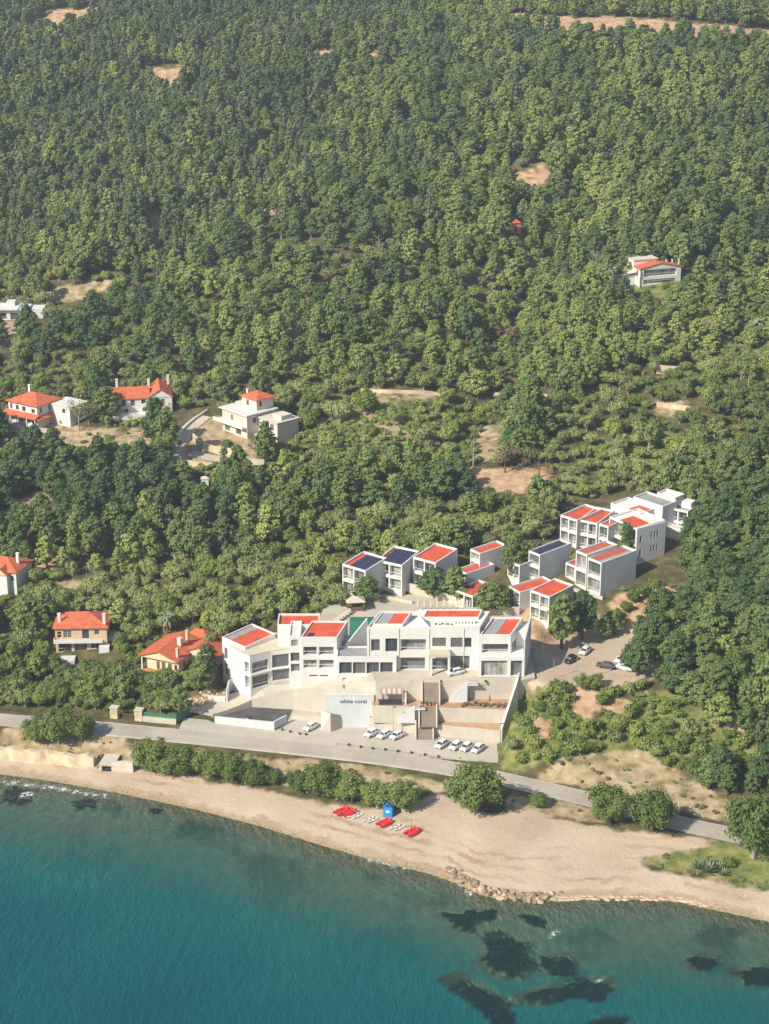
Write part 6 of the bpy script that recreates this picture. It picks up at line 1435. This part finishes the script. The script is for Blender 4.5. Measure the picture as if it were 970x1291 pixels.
# ------------------------------------------------------------------ trees that stand alone
def tree_px(kind, u, v, s, label, zs=1., group=None, var=None, z=None):
    P = ground(u, v) if z is None else at(u, v, z); return place_tree(kind, P.x, P.y, P.z, s, u*.37, zs, label, group, var)
for u, v, s, zs, l in ((46,934,.78,.9,'left one of the three joined tamarisks between road and beach'),(74,936,.95,1,'middle one of the three joined tamarisks between road and beach'),(102,933,.80,.95,'right one of the three joined tamarisks between road and beach'),
  (192,972,.85,1,'leftmost tamarisk of the long row behind the beach'),(228,975,.72,.95,'second tamarisk from the left in the long beach row'),(262,980,.70,1,'third tamarisk from the left in the long beach row'),(293,984,.72,1,'fourth tamarisk from the left in the long beach row'),
  (345,988,.42,.9,'lowest tamarisk in the gap of the long beach row'),(378,998,.55,1,'tamarisk before the middle of the long beach row'),(408,1004,.80,1,'tall rounded tamarisk in the middle of the long beach row'),(444,1010,.72,1,'tamarisk right of the tall middle one in the beach row'),(476,1018,.70,.9,'tamarisk directly behind the blue hut'),(508,1020,.72,.9,'rightmost tamarisk of the long beach row, right of the blue hut'),
  (320,988,.60,.95,'low tamarisk at the left of the gap in the beach row'),(210,976,.6,.9,'low tamarisk between the first two of the long beach row'),(425,1008,.6,.9,'low tamarisk right behind the tall middle one of the beach row'),
  (600,1024,1.62,1.15,'largest round dense tree standing alone between the road and the beach'),(768,1034,1.02,.95,'left one of the two round trees at the road bend'),(822,1046,1.00,1.0,'right one of the two round trees at the road bend'),(680,1017,.45,.8,'small round bush on the sand verge right of the largest tree'),
  (950,1080,1.35,1.2,'large dense tree at the right edge by the road')):
    tree_px('tamarisk', u, v, s * (1.0 if s > 1.5 else 1.4 if v < 940 or u > 560 else 1.6), l, zs)
tree_px('bigpine', 905, 992, .95, 'leaning pine with a pale trunk beside the road at right', .9); tree_px('bigpine', 968, 985, .9, 'broad pine at the right edge above the road', .9)
tree_px('bigpine', 462, 758, .82, 'round green tree in front of the leftmost solar roofed block', .75); tree_px('bigpine', 548, 755, 1.02, 'left one of the twin pines in front of the red roofed guest blocks', .85); tree_px('pine', 574, 760, 1.1, 'right one of the twin pines in front of the red roofed guest blocks', 1)
tree_px('bigpine', 622, 773, 1.05, 'round greyish pine behind the long hotel roof', .72, var=2); tree_px('bigpine', 734, 806, 1.12, 'tall pine beside the white corner guest block', 1.05); tree_px('pine', 708, 818, 1.3, 'small pine left of the tall pine by the dirt lot', 1.1)
tree_px('cypress', 788, 712, 1.0, 'dark conical conifer in front of the end block of the upper row', 1); tree_px('darkpine', 650, 722, 1.1, 'pine beside the dark solar roofed guest block', .9); tree_px('bigpine', 803, 852, .95, 'dark pine overhanging the cars at the right side of the dirt lot', 1.); tree_px('bigpine', 815, 832, .9, 'dark pine behind the half hidden white car in the dirt lot', 1.); tree_px('slimpine', 645, 728, .7, 'slim pine at the timber deck', 1)
tree_px('olive', 725, 712, .8, 'small tree between the upper row and the triple block'); tree_px('olive', 815, 660, .6, 'small bushy tree on the terrace of the upper row', 1, z=r13.location.z+3)
for i,(u,v) in enumerate(((800,760),(812,752),(790,772),(826,742),(778,782),(762,805),(775,800))): tree_px('broad' if i < 5 else 'pine', u, v, .65, ['dark leafy tree along the orange dirt bank, ' + k for k in ('middle of the hedge','second from its upper end','below the middle','at its upper end','near its lower end')][i] if i < 5 else ['left','right'][i-5] + ' shady tree at the top of the dirt lot', 1)
for i,(u,v,s) in enumerate(((735,868,.75),(750,870,.8),(700,868,.5),(716,872,.5))): tree_px('broad', u, v, s, ['left leafy tree at the front edge of the dirt lot','right leafy tree at the front edge of the dirt lot','small bush left of the lot edge trees','bush between the lamp posts of the dirt lot'][i])
tree_px('darkpine', 255, 868, .8, 'dark pine between the cream house and the hotel', 1.0); tree_px('darkpine', 262, 850, .75, 'dark tree touching the right end of the orange roof', 1.); tree_px('broad', 240, 864, .9, 'leafy tree below the cream house terrace', 1.); tree_px('broad', 205, 893, .9, 'small round tree behind the green mesh screen', 1)
for i,(u,v) in enumerate(((84,858),(108,862),(130,858),(152,850),(68,846),(50,836),(160,862),(176,868),(195,868),(98,880),(120,884),(60,880),(142,884),(32,886),(20,868))): tree_px('olive' if i % 3 else 'broad', u, v, .85+.1*(i%3), 'grey green olive tree of the dense garden below the peach house' if i % 3 else 'bright green leafy tree of the dense garden below the peach house', .9, 'garden trees below the peach house')
def bare_tree(u, v, h, label, m='greybark', leaf=None, seed=0, spread=.45, name='bare_tree'):
    P = ground(u, v); e = empty(name, P, 0, label, 'tree'); r = random.Random(seed); b = MB(); twigs = MB()
    top = Vector((r.uniform(-.6,.6), 0, h)); b.tube([(0,0,-.5),(0,0,h*.3),top*.65,top], [.26,.2,.13,.04], 6); b.build('trunk', M[m], e)
    for i in range(11):
        s = top*(.35+.055*i); a = i*2.4; l = h*spread*r.uniform(.6,1.1)*(1-.04*i); mid = s+Vector((math.cos(a)*l*.5,math.sin(a)*l*.5,l*.30)); en = s+Vector((math.cos(a)*l,math.sin(a)*l,l*.5))
        twigs.tube([s,mid,en],[.10,.07,.025],5)
        for k in range(4):
            a2 = a+r.uniform(-1,1); q = mid.lerp(en, k/4); twigs.tube([q, q+Vector((math.cos(a2)*l*.35,math.sin(a2)*l*.35,l*.22))],[.045,.015],4)
    twigs.build('branches', M[m], e)
    if leaf:
        lb = [(r.uniform(-1,1)*h*.35, r.uniform(-1,1)*h*.35, h*r.uniform(.55,.95), h*.14,h*.14,h*.09) for _ in range(9)]
        V_, F_ = crown_arrays(np.random.default_rng(seed), lb, 34, .32, 0); c_ = bpy.data.objects.new('crown', mesh_of('crown', V_, F_, M[leaf])); COL.objects.link(c_); c_.parent = e
    return e
bare_tree(100,543,9.5,'tall pale branched tree with sparse leaves right of the leftmost villa',leaf='olive',seed=2,spread=.5)
bare_tree(752,350,9,'leafless grey tree left of the gabled house',seed=3,spread=.6); bare_tree(768,348,7.5,'second smaller leafless grey tree left of the gabled house',seed=8,spread=.6)
bare_tree(479,335,11,'bare white trunk leaning out of the hillside wood',seed=4,spread=.25); bare_tree(417,308,7,'pinkish grey bare tree on the left hillside wood',seed=5,spread=.35); bare_tree(497,172,11,'grey dead tree high in the middle of the pine wood',seed=6,spread=.4)
bare_tree(345,345,8,'thin dead trunk on the open hillside above the pink villa',seed=7,spread=.2)
bare_tree(632,440,7,'brown dead bush in the hillside gully',m='bark',leaf='deadleaf',seed=9,spread=.5); bare_tree(648,438,7,'pale grey dead bush beside the brown one in the gully',leaf='deadleaf',seed=10,spread=.5)
bare_tree(637,596,9,'dead pine with brown needles on the burnt reddish patch',m='bark',leaf='deadleaf',seed=11,spread=.35); bare_tree(597,590,9,'bare trunk at the left of the burnt reddish patch',seed=12,spread=.2); bare_tree(680,602,9,'bare pinkish trunk at the right of the burnt reddish patch',m='bark',seed=13,spread=.25)
def palm(u, v, h, label, seed):
    P = ground(u, v); e = empty('palm_tree', P, 0, label, 'palm'); MB().tube([(0,0,-.5),(.1,0,h*.5),(.15,.05,h)], [.34,.26,.24], 8).build('trunk', M['bark'], e); b = MB(); r = random.Random(seed)
    for i in range(34):
        a = i*2.4; el = r.uniform(-.5,1.2); l = r.uniform(2.2,2.9); pts = []
        for k in range(6):
            t = k/5; rad = l*t*math.cos(el*.8); pts.append(Vector((.15+math.cos(a)*rad, .05+math.sin(a)*rad, h + l*t*math.sin(el) - 1.5*t*t)))
        w = [.10,.34,.42,.36,.22,.03]; sd_ = Vector((-math.sin(a), math.cos(a), 0)); vs = []
        for k in range(6): vs += [pts[k]-sd_*w[k]-Vector((0,0,w[k]*.5)), pts[k], pts[k]+sd_*w[k]-Vector((0,0,w[k]*.5))]
        b.add(vs, [(3*k,3*k+1,3*k+4,3*k+3) for k in range(5)] + [(3*k+1,3*k+2,3*k+5,3*k+4) for k in range(5)])
    b.build('fronds', M['agave'], e); return e
palm(211,800,5.0,'palm tree standing above the orange roofed cream house',1); palm(956,428,6,'palm tree at the right edge above the lawn',2)
def agave(u, v, s, label, seed):
    P = ground(u, v); e = empty('agave_plant', P, 0, label, 'agave', 'agave clump on the beach verge'); e.scale = (s,s,s); b = MB()
    for i in range(26):
        a = i*2.4; el = .35+.9*(i/26); l = 1.5; d = Vector((math.cos(a)*math.cos(el), math.sin(a)*math.cos(el), math.sin(el))); sd_ = Vector((-math.sin(a), math.cos(a), 0))*.14
        b.add([-sd_, sd_, d*l*.6+sd_*1.1, d*l, d*l*.6-sd_*1.1], [(0,1,2,3,4)])
    b.build('leaves', M['agave'], e); return e
for i,(u,v,s) in enumerate(((882,1096,1.5),(893,1100,1.8),(905,1098,1.5),(897,1092,1.4),(912,1104,1.2))): agave(u, v, s, ['leftmost agave of the clump on the grassy beach verge','tallest agave in the front of the clump on the grassy verge','right agave of the clump behind the tallest one','agave at the back of the clump on the grassy verge','small agave at the right end of the clump'][i], i)
tree_px('shrub', 920, 1092, 1.2, 'dark shrub shading the right end of the agave clump')
# dry brush scattered over the verges
rb = random.Random(5); nb = 0
DB = [d for d in DRY[:2]] + [DRY[4], DRY[6], DRY[7]] + [BARE[7], [(640,868),(690,866),(720,930),(660,975),(632,960)], [(812,1072),(985,1085),(985,1125),(822,1094)]]
for i in range(900):
    u, v = rb.uniform(0,970), rb.uniform(860,1125)
    if not any(bool(inpoly(np.array([u]), np.array([v]), p)[0]) for p in DB): continue
    P = ground(u, v)
    if float(linedist([P.x],[P.y],[tuple(p) for p in ROADC])[0][0]) < 5.5 or nb >= 230: continue
    nb += 1; g_ = rb.random() < .35 and u > 600
    place_tree('greyshrub' if g_ else 'drybush', P.x, P.y, P.z, rb.uniform(.35,.9)*(.7 if g_ else 1), i, rb.uniform(.6,1), 'small grey green bush on the dry verge by the road' if g_ else 'small dry straw coloured bush on the verge by the road', 'green bushes on the dry verges' if g_ else 'dry bushes on the verges', trunk=False)

rb = random.Random(9); nb = 0
for poly, kinds, n_ in (([(0,548),(130,545),(200,550),(228,560),(200,580),(0,572)], ('greyshrub','shrub','drybush'), 46), ([(236,575),(330,580),(330,602),(240,604)], ('shrub','greyshrub'), 14), ([(262,548),(300,560),(380,556),(380,575),(280,572)], ('shrub','greyshrub','drybush'), 22), ([(130,528),(232,528),(225,546),(140,546)], ('greyshrub','shrub'), 20), ([(0,752),(40,752),(120,742),(120,764),(0,776)], ('greyshrub','shrub'), 16), ([(790,362),(866,358),(868,390),(790,392)], ('shrub','greyshrub'), 20), ([(640,700),(860,735),(800,775),(700,760)], ('greyshrub','shrub','drybush'), 22), ([(420,505),(560,510),(640,540),(600,600),(440,600)], ('shrub','greyshrub','drybush'), 60)):
    k_ = 0
    for _ in range(600):
        u, v = rb.uniform(min(q[0] for q in poly), max(q[0] for q in poly)), rb.uniform(min(q[1] for q in poly), max(q[1] for q in poly))
        if k_ >= n_ or not bool(inpoly(np.array([u]), np.array([v]), poly)[0]): continue
        P = ground(u, v)
        if any(bool(inpoly(np.array([P.x]), np.array([P.y]), q)[0]) or float(polydist(np.array([P.x]), np.array([P.y]), q)[0]) < 1.0 for q, _m in BOXES): continue
        if min(float(linedist([P.x],[P.y],[tuple(q) for q in d_])[0][0]) for d_ in (DR, DR2)) < 3: continue
        k_ += 1; kd = rb.choice(kinds)
        place_tree(kd, P.x, P.y, P.z, rb.uniform(.6,1.3), rb.uniform(0,6), rb.uniform(.7,1.1), {'shrub':'low green garden shrub on open ground near the houses','greyshrub':'low grey green bush on open ground near the houses','drybush':'small straw coloured bush on open ground near the houses'}[kd], {'shrub':'green shrubs near the houses','greyshrub':'grey green bushes near the houses','drybush':'dry bushes near the houses'}[kd], trunk=False)
build_forest()
# ------------------------------------------------------------------ light, sky, air, view
SUN_EL, SHX, SHY = R(38), .76, .65
sd = bpy.data.lights.new('sun', 'SUN'); sun = bpy.data.objects.new('sun', sd); COL.objects.link(sun)
sd.energy = 5.0; sd.angle = R(.53); sd.color = (1, .925, .78)
tow = Vector((-SHX * math.cos(SUN_EL), -SHY * math.cos(SUN_EL), math.sin(SUN_EL)))
sun.rotation_euler = tow.to_track_quat('Z', 'Y').to_euler(); sun.location = (-200, 0, 400)
W = bpy.data.worlds.new('World'); S.world = W; W.use_nodes = True
WN = W.node_tree.nodes; WL = W.node_tree.links
sk = WN.new('ShaderNodeTexSky'); sk.sky_type = 'NISHITA'; sk.sun_disc = False; sk.sun_elevation = SUN_EL
sk.sun_rotation = math.atan2(-SHX, -SHY); sk.air_density = 1.0; sk.dust_density = 1.2; sk.ozone_density = 1.0
bg = WN['Background']; WL.new(sk.outputs[0], bg.inputs['Color']); bg.inputs['Strength'].default_value = .085
if HAZE > 0:
    b = MB(); b.box(-2600, -1600, -42, 2600, 2700, 470)
    hm = bpy.data.materials.new('pale_blue_air'); hm.use_nodes = True
    hn = hm.node_tree.nodes; hn.remove(hn['Principled BSDF'])
    pv = hn.new('ShaderNodeVolumePrincipled'); pv.inputs['Density'].default_value = HAZE; pv.inputs['Color'].default_value = (.75,.86,1,1); pv.inputs['Anisotropy'].default_value = .25
    hm.node_tree.links.new(pv.outputs[0], hn['Material Output'].inputs['Volume'])
    o = b.build('haze', hm); o['kind'] = 'stuff'; o['label'] = 'thin pale blue summer haze over the hillside and bay'
S.view_settings.view_transform = 'Standard'; S.view_settings.look = 'None'; S.view_settings.gamma = 1; S.view_settings.exposure = EXPO
S.view_settings.use_curve_mapping = False
S.cycles.max_bounces = 5; S.cycles.diffuse_bounces = 3; S.cycles.glossy_bounces = 2; S.cycles.transmission_bounces = 2; S.cycles.transparent_max_bounces = 6; S.cycles.volume_bounces = 0
S.cycles.use_denoising = True
